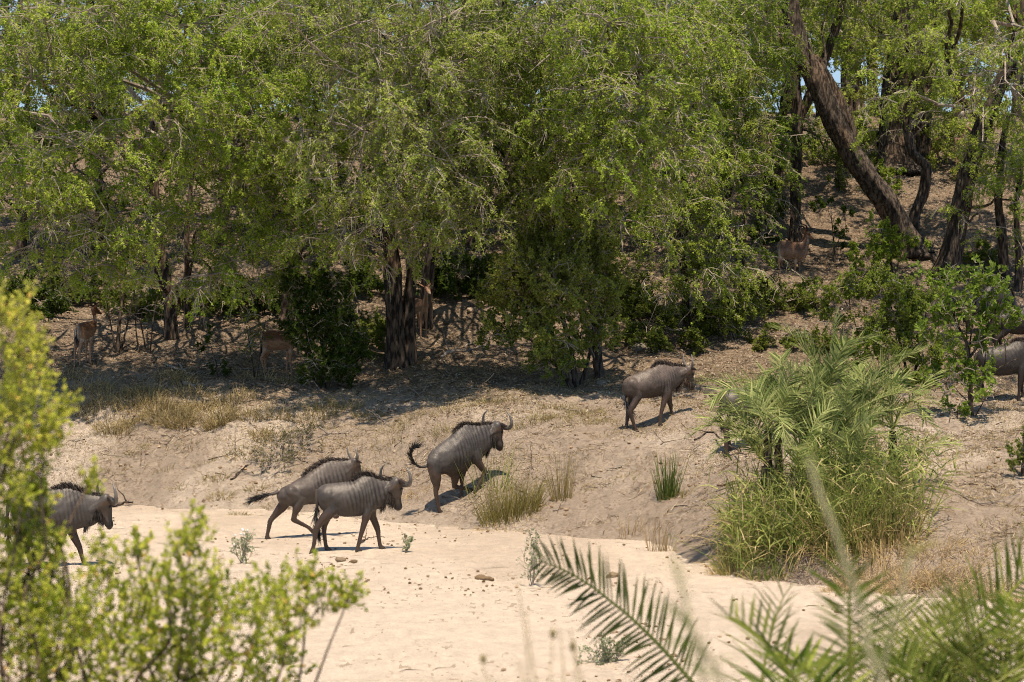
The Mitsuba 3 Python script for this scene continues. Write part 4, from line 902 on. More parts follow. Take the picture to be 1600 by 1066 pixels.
tree('small_shrub', 'low green plant at the foot of the sapling by the right edge', 'shrub',
     [[(1495, 655, .015, 0), (1496, 640, .01, 0), (1500, 630, .008, 0)]], [(1495, 645, 26, 12, 0)], 313, kind='bush', dens=20, leaf=1.8, sc=(.3, .5), keep=.4, limb_r=.008, col=(.13, .22, .03), col2=(.27, .37, .065))
tree('small_shrub', 'dusty shrub on the bank at the right edge beyond the dry grass', 'shrub',
     [[(1598, 745, .03, 0), (1598, 715, .02, 0), (1600, 690, .01, 0)]], [(1600, 715, 22, 30, 0), (1585, 735, 16, 12, 0, .7)], 314, kind='bush', dens=26, leaf=.9, sc=(.35, .6), limb_r=.012, **OL)
UND = 'shaded thickets under the weeping trees'
for i, (px, py, w, h, c_, words) in enumerate([(25, 470, 70, 50, 0, 'at the left edge above the foreground bush'), (110, 450, 60, 40, 1, 'behind the left impala'), (225, 475, 50, 35, 1, 'between the twiggy shrub and the left trunk'), (330, 470, 45, 40, 1, 'right of the left trunks'), (395, 470, 45, 50, 0, 'left of the dense bush'), (560, 520, 40, 70, 1, 'between the dense bush and the double trunk'), (575, 440, 40, 40, 0, 'left of the double trunk, up the slope'), (700, 440, 45, 45, 0, 'right of the leaning dark trunk'), (760, 430, 50, 45, 0, 'behind the spreading bush, left end'), (985, 470, 50, 60, 1, 'right of the spreading bush'), (1030, 520, 55, 40, 1, 'below the hanging curtain of leaves'), (1120, 500, 45, 50, 1, 'right of the hanging curtain of leaves'), (1180, 470, 40, 45, 1, 'below the horned impala at its left'), (1265, 470, 45, 30, 1, 'below the horned impala at its right'), (1250, 530, 50, 30, 1, 'above the palm fronds'), (1530, 400, 40, 25, 1, 'between the two right hand trunks')]):
    tree('shade_shrub', f'loose shaded thicket {words}', 'shrub',
         [[(px, py + h * .45, .02, 0), (px + 3, py, .015, 0), (px - 4, py - h * .5, .01, 0)]],
         [(px - w * .4, py - h * .1, w * .55, h * .5, 0), (px + w * .4, py + h * .05, w * .55, h * .45, -.2), (px, py - h * .5, w * .5, h * .45, .1, .8)], 330 + i, UND, kind='weep', dens=24, leaf=1.35, keep=.7, sc=(.45, .8), limb_r=.014, **(DK if c_ == 0 else OL))
SCR = 'pale scrub on the upper slope at the right'
for i, (px, py, w, h, words) in enumerate([(1330, 225, 45, 50, 'between the leaning trunk and the huge dark trunk'), (1290, 240, 35, 40, 'just left of the leaning trunk'), (1370, 240, 35, 40, 'touching the left side of the huge dark trunk'), (1475, 235, 40, 40, 'right of the huge dark trunk'), (1515, 255, 35, 35, 'touching the right hand leaning trunk'), (1570, 260, 45, 45, 'at the right edge above the thin trunks'), (1160, 240, 40, 50, 'left of the crossing trunks'), (1265, 215, 30, 40, 'seen between the crossing trunks and the thin black trunk'), (1440, 205, 50, 50, 'behind the crooked trunk'), (1545, 205, 50, 50, 'highest, near the right edge')]):
    tree('scrub_bush', f'pale sunlit scrub bush {words}', 'bush',
         [[(px, py + h * .5, .03, 0), (px + 4, py, .02, 0), (px - 3, py - h * .6, .012, 0)]],
         [(px - w * .35, py, w * .6, h * .5, 0), (px + w * .35, py - h * .1, w * .6, h * .5, -.2), (px, py - h * .6, w * .7, h * .5, .1)], 360 + i, SCR, kind='weep', dens=9, leaf=1.3, keep=.8, sc=(.6, 1.1), limb_r=.015, **FCOL)
print('tris after bushes', NTRI())

# ------------------------------------------------------------------ palm clump, reeds, grass
def frond(base, d, L_, nl, ll, lw, sag, rng, twist=None, vee=.35, split=False, ang0=.95):
    """pinnate leaf: a rachis bending under its weight and two rows of narrow leaflets"""
    n = 12; s = np.linspace(0, 1, n)
    p = [np.array(base, float)]; dd = nrm(d)
    for k in range(n - 1):
        dd = nrm(dd + np.array([0, 0, -sag * (k + 1) / n]) + rng.normal(size=3) * .02); p.append(p[-1] + dd * L_ / (n - 1))
    p = np.array(p); t = nrm(np.gradient(p, axis=0))
    side = nrm(np.cross(t, np.array([0, 0, 1.0]) if twist is None else np.asarray(twist, float))); up = np.cross(side, t)
    rach = tube(p, np.linspace(.013, .004, n) * (ll / .3 if ll > .3 else 1), 5)
    u = np.linspace(.16, .99, nl); f = u * (n - 1); i = np.minimum(f.astype(int), n - 2); w = (f - i)[:, None]
    B0 = p[i] * (1 - w) + p[i + 1] * w; tt = t[i]; sd = side[i]; uu = up[i]
    out = []
    for sg in (1, -1):
        ang = (ang0 - .5 * u)[:, None] + rng.normal(size=(nl, 1)) * .08
        dr_ = nrm(tt * np.cos(ang) + sd * sg * np.sin(ang) + uu * (vee + rng.normal(size=(nl, 1)) * .12))
        ln = ll * (.55 + .6 * np.sin(np.pi * np.clip(u * .95 + .05, 0, 1)) ** .8) * rng.uniform(.85, 1.12, nl) / 1.1
        wd = nrm(np.cross(dr_, uu + rng.normal(size=(nl, 3)) * .25))
        q = [B0]
        for k in range(1, 4): q.append(B0 + dr_ * (ln * k / 3)[:, None] + np.array([0, 0, -1.0]) * (ln * .10 * (k / 3) ** 2)[:, None])
        hw = lw * np.array([.55, 1.0, .7, 0])
        V = np.stack([q[0] - wd * hw[0] / 2, q[0] + wd * hw[0] / 2, q[1] - wd * hw[1] / 2, q[1] + wd * hw[1] / 2, q[2] - wd * hw[2] / 2, q[2] + wd * hw[2] / 2, q[3]], 1)
        F = np.array([[0, 1, 3], [0, 3, 2], [2, 3, 5], [2, 5, 4], [4, 5, 6]])
        out += [(V[j], F) for j in range(nl)]
    return rach, out

def add_frond(key, base, d, L_, nl, ll, lw, sag, rng, c1, c2, name='frond', split=False, **kw):
    r, ls = frond(base, d, L_, nl, ll, lw, sag, rng, **kw)
    if split:
        k = add(key, name, r, 'm_leaf', False, color=np.tile(np.array(c2) * 1.1, (len(r[0]), 1)))
        order = np.arange(len(ls))
        for v, f in ls:
            c = np.array(c1) + (np.array(c2) - np.array(c1)) * rng.random()
            add(k, 'leaflet', (v, f), 'm_leaf', False, color=np.tile(c * rng.uniform(.85, 1.15), (7, 1)))
        return k
    v, f = join([r] + ls)
    c = np.vstack([np.tile(np.array(c2) * .9, (len(r[0]), 1)), np.repeat(np.array(c1) + (np.array(c2) - np.array(c1)) * rng.random((len(ls), 1)), 7, 0) * np.repeat(rng.uniform(.55, 1.35, (len(ls), 1)), 7, 0)])
    return add(key, name, (v, f), 'm_leaf', False, color=np.clip(c, 0, .9))

rp = np.random.default_rng(77)
PG1, PG2 = (.12, .19, .05), (.50, .54, .23)
palm = thing('date_palm', 'wild date palm clump with many feathery green fronds on the right bank', 'palm')
crowns = [(1215, 655, 45.2, 13), (1285, 625, 46.0, 17), (1350, 645, 45.8, 14), (1250, 700, 45.0, 11), (1320, 700, 45.0, 11), (1395, 670, 45.8, 9), (1195, 725, 44.5, 7), (1250, 755, 44.0, 9), (1320, 760, 44.0, 9), (1390, 740, 45.2, 7), (1200, 670, 44.4, 7)]
for px, py, d, n in crowns:
    c = at(px, py, d); g = float(ground_z(c[0], c[1]))
    if py > 620: add(palm, 'stem', trunk_mesh(np.array([[c[0], c[1] + .1, g - .1], [c[0] + .02, c[1] + .08, (g + c[2]) / 2], [c[0], c[1], c[2] - .05]]), [.10, .08, .06], 5, 8, .15, .15), 'm_bark', True)
    for k in range(n):
        az = rp.uniform(0, 2 * np.pi); el = rp.uniform(.35, 1.4)
        if math.cos(az) < -.3 and px < 1230: el = max(el, .95)
        add_frond(palm, c, [math.cos(az) * math.cos(el), math.sin(az) * math.cos(el), math.sin(el)], rp.uniform(1.0, 1.85), 24, .44, .026, rp.uniform(.1, .5), rp, PG1, PG2, vee=.12, twist=nrm(np.array([0, 0, 1.0]) + rp.normal(size=3) * .45))
for px, py, d, az, el, Ln in [(1190, 650, 44, math.pi * .97, .35, 1.0), (1180, 680, 43.8, math.pi * 1.02, .1, .9), (1340, 640, 44.6, .1, .5, 1.7), (1345, 650, 44.6, -.1, .3, 1.6)]:
    add_frond(palm, at(px, py, d), [math.cos(az) * math.cos(el), math.sin(az) * math.cos(el), math.sin(el)], Ln, 30, .32, .019, .3, rp, PG1, PG2)

def tuft(name, label, cat, px, py, n, h, spread, c1, c2, seed, group=None, lean=.35, width=.012, bend=.35, depth=None, parent=None, segs=3, squash=.6):
    r = np.random.default_rng(seed)
    key = parent or thing(name, label, cat, group)
    c = hit(px, py) if depth is None else at(px, py, depth)
    a = r.random(n) * 2 * np.pi; q = np.sqrt(r.random(n)) * spread
    b = np.stack([c[0] + np.cos(a) * q, c[1] + np.sin(a) * q * squash, 0 * a], 1)
    b[:, 2] = ground_z(b[:, 0], b[:, 1]) - .02 if depth is None else c[2]
    d = nrm(np.stack([np.cos(a) * (q / spread) * lean, np.sin(a) * (q / spread) * lean, np.ones(n)], 1) + r.normal(size=(n, 3)) * lean * .45)
    v, f, idx = blades(b, d, h * r.uniform(.45, 1.1, n), width, bend * r.uniform(.2, 1.6, n), r, segs)
    k = r.random((n, 1)); c_ = (np.array(c1) * (1 - k) + np.array(c2) * k) * r.uniform(.75, 1.2, (n, 1))
    mesh, col = (v, f), np.clip(c_[idx], 0, .9)
    if parent: return add(key, name, mesh, 'm_straw', False, color=col)
    scene[key] = mikit.ply(mesh, 'm_straw', False, color=col)
    return key
STRAW, STRAW2, OLV, RG1, RG2 = (.42, .31, .16), (.60, .48, .28), (.15, .155, .045), (.13, .19, .04), (.28, .31, .09)
reed = thing('reed_clump', 'tall yellow green reeds growing below the date palm at the edge of the sand', 'reeds')
for i, (px, py, n, h, sp, c1, c2) in enumerate([(1170, 815, 200, 1.5, .4, RG1, RG2), (1215, 800, 200, 1.7, .45, RG1, RG2), (1380, 810, 200, 1.6, .5, RG1, RG2), (1180, 860, 260, 1.5, .5, RG1, RG2), (1230, 845, 420, 2.2, .55, RG1, RG2), (1290, 850, 460, 2.4, .6, RG1, RG2), (1345, 855, 360, 2.1, .55, RG1, (.36, .33, .12)), (1390, 850, 220, 1.4, .5, RG2, STRAW), (1160, 895, 200, .9, .4, RG2, (.38, .33, .13)), (1205, 905, 140, .7, .3, (.10, .20, .03), RG2)]):
    tuft('stalks', '', '', px, py, int(n * .5), h * .8, sp * 1.3, STRAW, (.50, .42, .2), 900 + i, parent=reed, lean=.9, width=.02, bend=.9)
    tuft('stalks', '', '', px, py, int(n * .55), h * .85, sp * 1.2, c1, c2, 400 + i, parent=reed, lean=.4, width=.022, bend=.35)
rr_ = np.random.default_rng(55)
def reed_stems(n, x0, x1, d0, d1, h0, h1, seed):
    x = rr_.uniform(x0, x1, n); y = rr_.uniform(d0, d1, n) - np.abs(x - (x0 + x1) / 2) * .15
    b = np.stack([x, y, ground_z(x, y) - .02], 1); h = rr_.uniform(h0, h1, n)
    lean = np.stack([(x - (x0 + x1) / 2) * .22 + rr_.normal(size=n) * .12, rr_.normal(size=n) * .12, 1 + 0 * x], 1)
    d = nrm(lean); parts, cols = [], []
    v, f, i = blades(b, d, h, .020, .08, rr_, 3)
    c = (np.array([.30, .27, .10]) + (np.array([.26, .33, .08]) - np.array([.30, .27, .10])) * rr_.random((n, 1)))
    parts.append((v, f)); cols.append(c[i])
    m = n * 9; j = np.repeat(np.arange(n), 9); s = rr_.uniform(.12, 1, m)
    p = b[j] + d[j] * (h[j] * s)[:, None]; dd = nrm(d[j] * .75 + nrm(rr_.normal(size=(m, 3))) * .85)
    v, f, i = blades(p, dd, rr_.uniform(.25, .62, m), .026, rr_.uniform(.1, .6, m), rr_, 3)
    k = np.clip(rr_.random((m, 1)) * .6 + rr_.random((n, 1))[j] * .5 - .1, 0, 1); c = np.array([.10, .17, .035]) * (1 - k) + np.array([.50, .52, .17]) * k
    c = np.where(rr_.random((m, 1)) < .22, np.array([.52, .43, .24]), c) * rr_.uniform(.75, 1.2, (m, 1))
    parts.append((v, f)); cols.append(c[i])
    add(reed, 'stalks', join(parts), 'm_straw', False, color=np.clip(np.vstack(cols), 0, .9))
reed_stems(170, 3.9, 6.4, 42.8, 45.0, .9, 1.75, 1)
reed_stems(110, 3.7, 4.9, 42.2, 43.4, .6, 1.3, 2)
reed_stems(90, 5.2, 7.0, 42.0, 43.8, .8, 1.5, 3)
for k_ in [k for k in scene if k.startswith('reed_clump__')]: labels[k_] = {'kind': 'stuff'}
dead = thing('dead_reeds', 'grey heap of dead fallen reeds at the foot of the palm clump', 'dead reeds')
for i, (px, py, n, h, sp) in enumerate([(1235, 885, 260, .8, .45), (1280, 905, 200, .7, .4), (1200, 900, 120, .6, .3)]):
    tuft('stalks', '', '', px, py, n, h, sp, (.20, .16, .13), (.42, .36, .31), 420 + i, parent=dead, lean=1.4, width=.014, bend=.8)
DRY = 'dry straw grass beside the palm clump'
for i, (px, py, n, h, sp) in enumerate([(1360, 905, 340, .75, .5), (1420, 915, 380, .8, .55), (1480, 910, 340, .75, .5), (1540, 930, 300, .7, .5), (1400, 870, 260, .7, .45), (1460, 860, 240, .65, .45), (1320, 925, 200, .5, .35), (1520, 880, 160, .5, .5), (1590, 940, 200, .6, .4)]):
    tuft('dry_grass', 'tangled pale straw grass right of the palm clump along the sand edge', 'grass', px, py, n, h, sp, STRAW, STRAW2, 440 + i, DRY, lean=.8, width=.011, bend=.9)
SHG = 'dry grass tufts at the shade edge on the left bank'
for i, (px, py, n, h, sp) in enumerate([(282, 668, 170, .75, .3), (342, 665, 180, .75, .3), (210, 640, 130, .6, .4), (160, 630, 110, .5, .4), (250, 640, 120, .6, .35), (310, 640, 120, .55, .35), (390, 655, 80, .45, .3), (130, 650, 90, .4, .4), (180, 668, 90, .35, .5), (225, 618, 160, .55, .6), (365, 630, 150, .5, .5), (420, 650, 120, .45, .5), (300, 615, 120, .5, .5), (140, 610, 150, .5, .6), (265, 655, 120, .5, .5), (110, 590, 100, .4, .5)] + [(px_, py_, int(n_), h_, s_) for px_, py_, n_, h_, s_ in zip(np.random.default_rng(8).uniform(110, 480, 22), np.random.default_rng(18).uniform(585, 690, 22), np.random.default_rng(28).uniform(40, 110, 22), np.random.default_rng(38).uniform(.25, .6, 22), np.random.default_rng(48).uniform(.25, .6, 22))]):
    tuft('dry_grass', 'dry straw coloured grass tuft at the edge of the shade on the left bank', 'grass', px, py, int(n * 1.7), h, sp, (.24, .19, .09), (.50, .41, .22), 460 + i, SHG, lean=.6, bend=.5, width=.016)
MDG = 'short grass tufts along the shaded bank in the middle'
for i, (px, py, n, h, sp) in enumerate([(540, 640, 120, .4, .4), (575, 655, 110, .4, .35), (500, 650, 100, .45, .4), (640, 655, 80, .3, .4), (700, 640, 70, .3, .4), (830, 660, 110, .35, .5), (870, 640, 80, .3, .4), (920, 650, 80, .3, .4), (760, 630, 70, .3, .4), (1090, 600, 80, .25, .4)] + [(px_, py_, int(n_), h_, .4) for px_, py_, n_, h_ in zip(np.random.default_rng(9).uniform(480, 950, 16), np.random.default_rng(19).uniform(610, 680, 16), np.random.default_rng(29).uniform(40, 90, 16), np.random.default_rng(39).uniform(.18, .42, 16))]):
    tuft('dry_grass', 'short yellowish grass tuft on the shaded bank between the dense bush and the topmost wildebeest', 'grass', px, py, int(n * 1.5), h, sp, (.20, .17, .07), (.45, .38, .19), 480 + i, MDG, lean=.6, bend=.45)
labels_fix = 'short yellowish grass tuft on the shaded bank right of the dense bush'
for k_, v_ in labels.items():
    if v_.get('group') == MDG: v_['label'] = labels_fix
SLG = 'scrubby grass tufts on the sunlit slope at the left'
for i, (px, py, n, h, sp) in enumerate([(345, 778, 120, .32, .28), (215, 705, 90, .3, .3), (290, 700, 60, .22, .3), (380, 710, 110, .4, .35), (375, 805, 80, .2, .22), (335, 750, 90, .35, .3), (400, 770, 80, .3, .25), (280, 765, 50, .25, .2), (255, 735, 60, .25, .25), (320, 725, 60, .22, .25), (180, 740, 60, .25, .3), (430, 795, 60, .25, .25), (520, 700, 70, .3, .35), (600, 700, 60, .25, .3), (575, 780, 50, .2, .25), (560, 735, 50, .25, .2)]):
    tuft('grass_tuft', 'small olive and straw grass tuft on the sunlit slope above the sand edge', 'grass', px, py, n, h, sp, OLV, STRAW, 500 + i, SLG, lean=.7, bend=.5)
for i, (px, py) in enumerate([(440, 715), (470, 700), (420, 735)]):
    tree('weedy_shrub', ['tangled grey olive weeds on the slope above the bounding young wildebeest', 'low tangle of twigs topping the weeds on the slope', 'sprawling weed left of the tangled weeds on the slope'][i], 'weeds',
         [[(px, py, .012, 0), (px + 2, py - 10, .01, 0), (px + 4, py - 22, .006, 0)]], [(px, py - 14, 38, 20, 0), (px + 18, py - 6, 25, 12, -.2)], 520 + i, kind='bare', dens=30, leaf=.75, sc=(.35, .6), limb_r=.006, col=(.10, .115, .04), col2=(.24, .22, .10))
tuft('grass_clump', 'big olive grass clump on the bank right of the climbing wildebeest', 'grass', 800, 808, 620, 1.05, .62, (.13, .13, .035), (.34, .29, .11), 530, lean=.4, width=.011, bend=.28)
tuft('grass_clump', 'dry straw skirt around the foot of the big olive grass clump', 'grass', 800, 820, 260, .42, .75, STRAW, STRAW2, 531, lean=1.0, bend=.9)
tuft('tall_weed', 'thin green stalks standing in front of the climbing wildebeest', 'weeds', 768, 770, 60, 1.25, .5, (.18, .27, .05), (.42, .42, .14), 532, lean=.35, width=.014, bend=.15)
tuft('reed_tuft', 'sparse brown and green upright reed stems right of the big grass clump', 'reeds', 878, 782, 70, 1.15, .2, (.22, .20, .07), (.36, .28, .13), 533, lean=.18, width=.014, bend=.08)
tuft('reed_tuft', 'dense dark green reed tuft alone on the sunlit slope', 'reeds', 1043, 780, 150, 1.15, .20, (.05, .10, .02), (.20, .24, .07), 534, lean=.22, width=.015, bend=.1)
tuft('grass_tuft', 'small grass at the foot of the dark green reed tuft', 'grass', 1060, 778, 90, .35, .35, (.18, .18, .05), STRAW, 535, lean=.8, bend=.5)
tuft('reed_tuft', 'bare brown stalks at the sand edge left of the palm clump', 'reeds', 1030, 862, 46, .85, .28, (.26, .19, .10), (.42, .33, .19), 536, lean=.25, width=.013, bend=.08)
tuft('grass_tuft', 'dry stems on the slope below the dark green reed tuft', 'grass', 985, 838, 26, .6, .2, (.30, .22, .11), STRAW, 537, lean=.4, bend=.2)
tuft('grass_tuft', 'straw tuft left of the climbing wildebeest', 'grass', 655, 775, 80, .3, .35, (.40, .27, .10), (.55, .40, .19), 538, lean=.8, bend=.5)
RTG = 'faded grass tufts on the right hand slope'
for i, (px, py, n, h, sp) in enumerate([(1560, 690, 90, .3, .5), (1530, 715, 60, .25, .4), (1575, 640, 120, .35, .5), (1490, 780, 80, .3, .5), (1545, 770, 60, .25, .4), (1450, 700, 50, .25, .4)]):
    tuft('dry_grass', 'faded short grass tuft on the slope at the right below the sapling', 'grass', px, py, n, h, sp, (.32, .26, .12), STRAW2, 550 + i, RTG, lean=.8, bend=.6)

# plants on the sand
GREY1, GREY2 = (.30, .35, .21), (.52, .55, .38)
def sand_plant(label, px, py, h, seed, n=5, depth=None, c1=GREY1, c2=GREY2, width=.28, leaf=.62):
    r = np.random.default_rng(seed)
    key = thing('sand_plant', label, 'plant')
    c = hit(px, py) if depth is None else at(px, py, depth)
    P_, D_ = [], []
    for i in range(n):
        e = c + np.array([r.normal() * width * h, r.normal() * width * h * .5, h * r.uniform(.55, 1.0)])
        lp = limb(c - [0, 0, .03], e, 0, 0, r, -.05)
        add(key, 'stem', tube(lp, np.linspace(.008, .003, 9), 5), 'm_twig', True)
        for q in range(5): P_.append(lp[3 + q]); D_.append(nrm(e - c + r.normal(size=3) * h * .5))
    tw, lf, lc = sprays(np.array(P_), np.array(D_), np.full(len(P_), h * .36), 'bare', r, leaf, c1, c2)
    add(key, 'foliage', join([lf]), 'm_leaf', False, color=lc); labels[key + '__foliage'] = {'kind': 'stuff'}
    add(key, 'twigs', tw, 'm_twig'); labels[key + '__twigs'] = {'kind': 'stuff'}
    return key
sand_plant('little grey green plant alone on the sand right of the middle wildebeest pair', 633, 864, .30, 601, 4)
sand_plant('grey green plant leaning on the sand behind the drooping palm frond tip', 832, 915, .85, 602, 5, width=.25)
wp = sand_plant('grey green plant with small white flowers on the sand left of the wildebeest pair', 378, 880, .55, 603, 5)
r_ = np.random.default_rng(9); cw = hit(378, 880)
fl = [trimesh.creation.icosphere(1, .022) for _ in range(9)]
for m_ in fl: m_.apply_translation(cw + [r_.normal() * .14, r_.normal() * .06, r_.uniform(.32, .58)])
add(wp, 'flower', trimesh.util.concatenate(fl), 'm_mat', False, color=np.full((sum(len(m_.vertices) for m_ in fl), 3), .75)); labels[wp + '__flower'] = {'label': 'small white flower heads', 'kind': 'stuff'}
sand_plant('bushy grey green plant at the bottom of the photo behind the palm frond stem', 945, 1068, .62, 604, 9, width=.4)
sand_plant('grey green plant at the bottom edge left of centre', 432, 1070, .40, 605, 6, width=.4)
sand_plant('tiny grey plant at the bottom edge right of the foreground bush', 635, 1072, .26, 606, 4)
sand_plant('tiny grey plant touching the bottom edge between bush and frond', 705, 1076, .24, 607, 4)

# ------------------------------------------------------------------ loose things on the ground
def lump(name, label, cat, px, py, r, seed, col, squash=.6, group=None, lift=.0):
    key = thing(name, label, cat, group)
    m = trimesh.creation.icosphere(3, 1.0); v = m.vertices
    v = v * (1 + (meshkit.fbm(v * 1.4 + seed, 3, seed) - .5)[:, None] * .9 + (meshkit.fbm(v * 5 + seed, 2, seed) - .5)[:, None] * .25)
    c = hit(px, py); v = v * r * np.array([1, .8, squash]) + c + [0, 0, r * squash * .45 + lift]
    col = np.array(col) * (.75 + .5 * meshkit.fbm(v * 14, 3, seed))[:, None]
    scene[key] = mikit.ply((v, np.array(m.faces)), 'm_mat', True, color=col)
    return key
DUNG = (.20, .145, .09)
lump('dung_pile', 'dry brown dung pile on the open sand left of the leaning grey plant', 'dung', 752, 906, .10, 1, DUNG)
lump('dung_pile', 'smaller crumbled dung beside the brown dung pile, on its right', 'dung', 764, 907, .075, 2, DUNG)
lump('dung_pile', 'pale brown dung lump on the sand near the palm frond tip', 'dung', 957, 903, .10, 3, (.26, .20, .13))
lump('dung_pile', 'dark lump on the sand below the front wildebeest, left one of two', 'dung', 532, 877, .09, 4, (.22, .17, .12))
lump('dung_pile', 'dark lump on the sand below the front wildebeest, right one of two', 'dung', 552, 880, .075, 5, (.19, .14, .09))
lump('rock', 'grey boulder in the leaf litter behind the topmost wildebeest', 'rock', 1000, 548, .28, 6, (.20, .185, .15), .5)
lump('rock', 'small grey rock in the shade left of the topmost wildebeest rump', 'rock', 940, 602, .14, 7, (.24, .22, .19), .55)
lump('rock', 'pale stone in shaded litter beneath the spreading bush', 'rock', 738, 488, .16, 8, (.34, .27, .20), .55)
lump('rock', 'small stone in the litter right of the double trunk', 'rock', 684, 527, .12, 9, (.15, .12, .09), .6)
lump('rock', 'brown stone lying under the overhanging trees at centre', 'rock', 722, 560, .11, 10, (.16, .12, .09), .6)
def stick(label, pts, r0, seed, col='m_twig', sides=2, name='fallen_branch', lift=.04, group=None):
    r = np.random.default_rng(seed); key = thing(name, label, 'branch', group)
    w = np.array([hit(*p) for p in pts]) + [0, 0, lift]
    pp, s, L = resample(w, .12); pp = pp + r.normal(size=pp.shape) * .02; pp[:, 2] = np.maximum(pp[:, 2], ground_z(pp[:, 0], pp[:, 1]) + r0 * .5)
    parts = [tube(pp, np.interp(s, [0, 1], [r0, r0 * .35]), 7)]
    for k in range(sides):
        i = r.integers(1, len(pp) - 1); d = nrm(r.normal(size=3) * [1, .5, .4] + [0, 0, .35]); ln = r.uniform(.25, .6)
        q = np.array([pp[i] + d * ln * u + r.normal(size=3) * .03 * u for u in np.linspace(0, 1, 6)])
        parts.append(tube(q, np.linspace(r0 * .5, .004, 6), 5))
    scene[key] = mikit.ply(join(parts), col, True)
stick('long pale bleached branch lying on the shaded ground left of the dense bush', [(258, 572), (290, 580), (330, 572), (375, 578), (415, 579), (458, 577)], .030, 1, sides=4)
stick('bleached crooked branch crossing the pale long branch', [(282, 570), (305, 588), (318, 582)], .026, 2)
stick('grey weathered log end lying in grass on the left bank', [(285, 600), (300, 604), (306, 612)], .055, 3, sides=1)
stick('curved dry branch on the shaded bank left of centre', [(560, 660), (600, 650), (640, 625), (670, 612)], .022, 4, sides=4)
stick('grey twig pile on the bank below the dense bush', [(585, 640), (600, 660), (615, 670)], .018, 5, sides=5)
stick('thin dry branch arching under the double trunk', [(725, 545), (750, 535), (775, 530)], .03, 6)
stick('dark fallen log in shadow right of the double trunk', [(690, 560), (740, 548), (790, 540)], .045, 7)
stick('dark root like branch lying at the left sand edge', [(178, 793), (195, 789), (208, 788)], .045, 8, 'm_bark')
stick('short black stick on the slope above the sand edge at left', [(362, 752), (376, 740), (388, 730)], .025, 9, 'm_bark', 1)
stick('dark stick on the sand behind the front wildebeest legs', [(565, 850), (580, 843), (600, 842)], .018, 10, 'm_bark', 1)
stick('grey bare branch jutting from the bank left of the palm', [(1085, 705), (1110, 690), (1140, 712), (1165, 730)], .022, 11, 'm_bark', 3, lift=.2)
stick('bare branch lying below the palm at its left', [(1120, 770), (1150, 762), (1180, 775)], .02, 12, 'm_bark', 2, lift=.12)
stick('long pale twig on the right hand slope', [(1490, 770), (1540, 790), (1590, 775)], .018, 13, sides=3)
stick('grey dead limb on the litter at the foot of the leaning tree', [(1500, 440), (1530, 425), (1560, 440), (1590, 432)], .06, 14, 'm_bark', 3)
stick('fallen dark branch in the litter under the hanging curtain of leaves', [(1000, 500), (1040, 492), (1090, 480)], .03, 15, 'm_bark', 3)
stick('pale stick in the grass near the climbing wildebeest horns', [(500, 672), (520, 680), (545, 676)], .018, 16)
TW = 'small twigs scattered on the bank'
rt = np.random.default_rng(66)
for i in range(84):
    px, py = rt.uniform(120, 1580), rt.uniform(590, 800)
    if py > 780 - .0 * px and px < 400: py -= 60
    a = rt.uniform(0, 6.3); ln = rt.uniform(8, 22)
    stick('thin dry twig lying on the sandy bank', [(px, py), (px + ln * math.cos(a), py + ln * .4 * math.sin(a)), (px + 2 * ln * math.cos(a + .3), py + .8 * ln * math.sin(a + .3))], .011, 700 + i, ['m_twig', 'm_bark'][i % 2], 1, name='dry_twig', lift=.015, group=TW)

# litter, clods, low dry grass: nobody could count them
rl = np.random.default_rng(31)
def frustum(n, y0, y1, margin=1.04, power=1.0):
    y = y0 + (y1 - y0) * rl.random(n) ** power; x = (rl.random(n) * 2 - 1) * .2 * y * margin
    return x, y
def strew(n, y0, y1, size, cols, zmin=1.5, flat=.35, power=1.0):
    x, y = frustum(n, y0, y1, power=power); z = ground_z(x, y)
    keep = z > zmin + rl.normal(size=n) * .35
    x, y, z = x[keep], y[keep], z[keep]; n = len(x)
    c = np.stack([x, y, z + .012 + .03 * rl.random(n)], 1)
    nn = nrm(np.array([0, -.25, 1.0]) + rl.normal(size=(n, 3)) * flat); a = nrm(np.cross(nn, rl.normal(size=(n, 3)))); b = np.cross(nn, a)
    L_ = size * rl.uniform(.6, 1.4, n)[:, None]; W = L_ * rl.uniform(.3, .55, n)[:, None]
    v = np.stack([c - a * L_, c + b * W + nn * L_ * .25, c + a * L_, c - b * W + nn * L_ * .25], 1).reshape(-1, 3)
    i = np.arange(n)[:, None] * 4
    col = np.array(cols)[rl.integers(0, len(cols), n)] * rl.uniform(.7, 1.2, (n, 1))
    return v, np.vstack([i + [0, 1, 2], i + [0, 2, 3]]), np.repeat(col, 4, 0)
lv1, lf1, lc1 = strew(46000, 55, 90, .042, [(.30, .225, .15), (.18, .125, .08), (.40, .32, .23), (.13, .09, .06), (.50, .42, .33), (.56, .49, .40), (.25, .17, .105)], 2.0)
scene['leaf_litter'] = mikit.ply((lv1, lf1), 'm_straw', False, color=lc1)
labels['leaf_litter'] = {'label': 'dry fallen leaves covering the ground under the trees', 'category': 'leaf litter', 'kind': 'stuff'}
def clods(n, fn, r0, r1, cols):
    ico = trimesh.creation.icosphere(0, 1.0); V, F = np.array(ico.vertices), np.array(ico.faces)
    x, y = fn(n); z = ground_z(x, y); n = len(x)
    r = r0 + (r1 - r0) * rl.random(n) ** 3
    v = V[None] * (r[:, None] * rl.uniform(.6, 1.2, (n, 12)))[..., None] * [1, 1, .7] + np.stack([x, y, z + r * .25], 1)[:, None]
    col = np.array(cols)[rl.integers(0, len(cols), n)] * rl.uniform(.75, 1.15, (n, 1))
    return v.reshape(-1, 3), (F[None] + np.arange(n)[:, None, None] * 12).reshape(-1, 3), np.repeat(col, 12, 0)
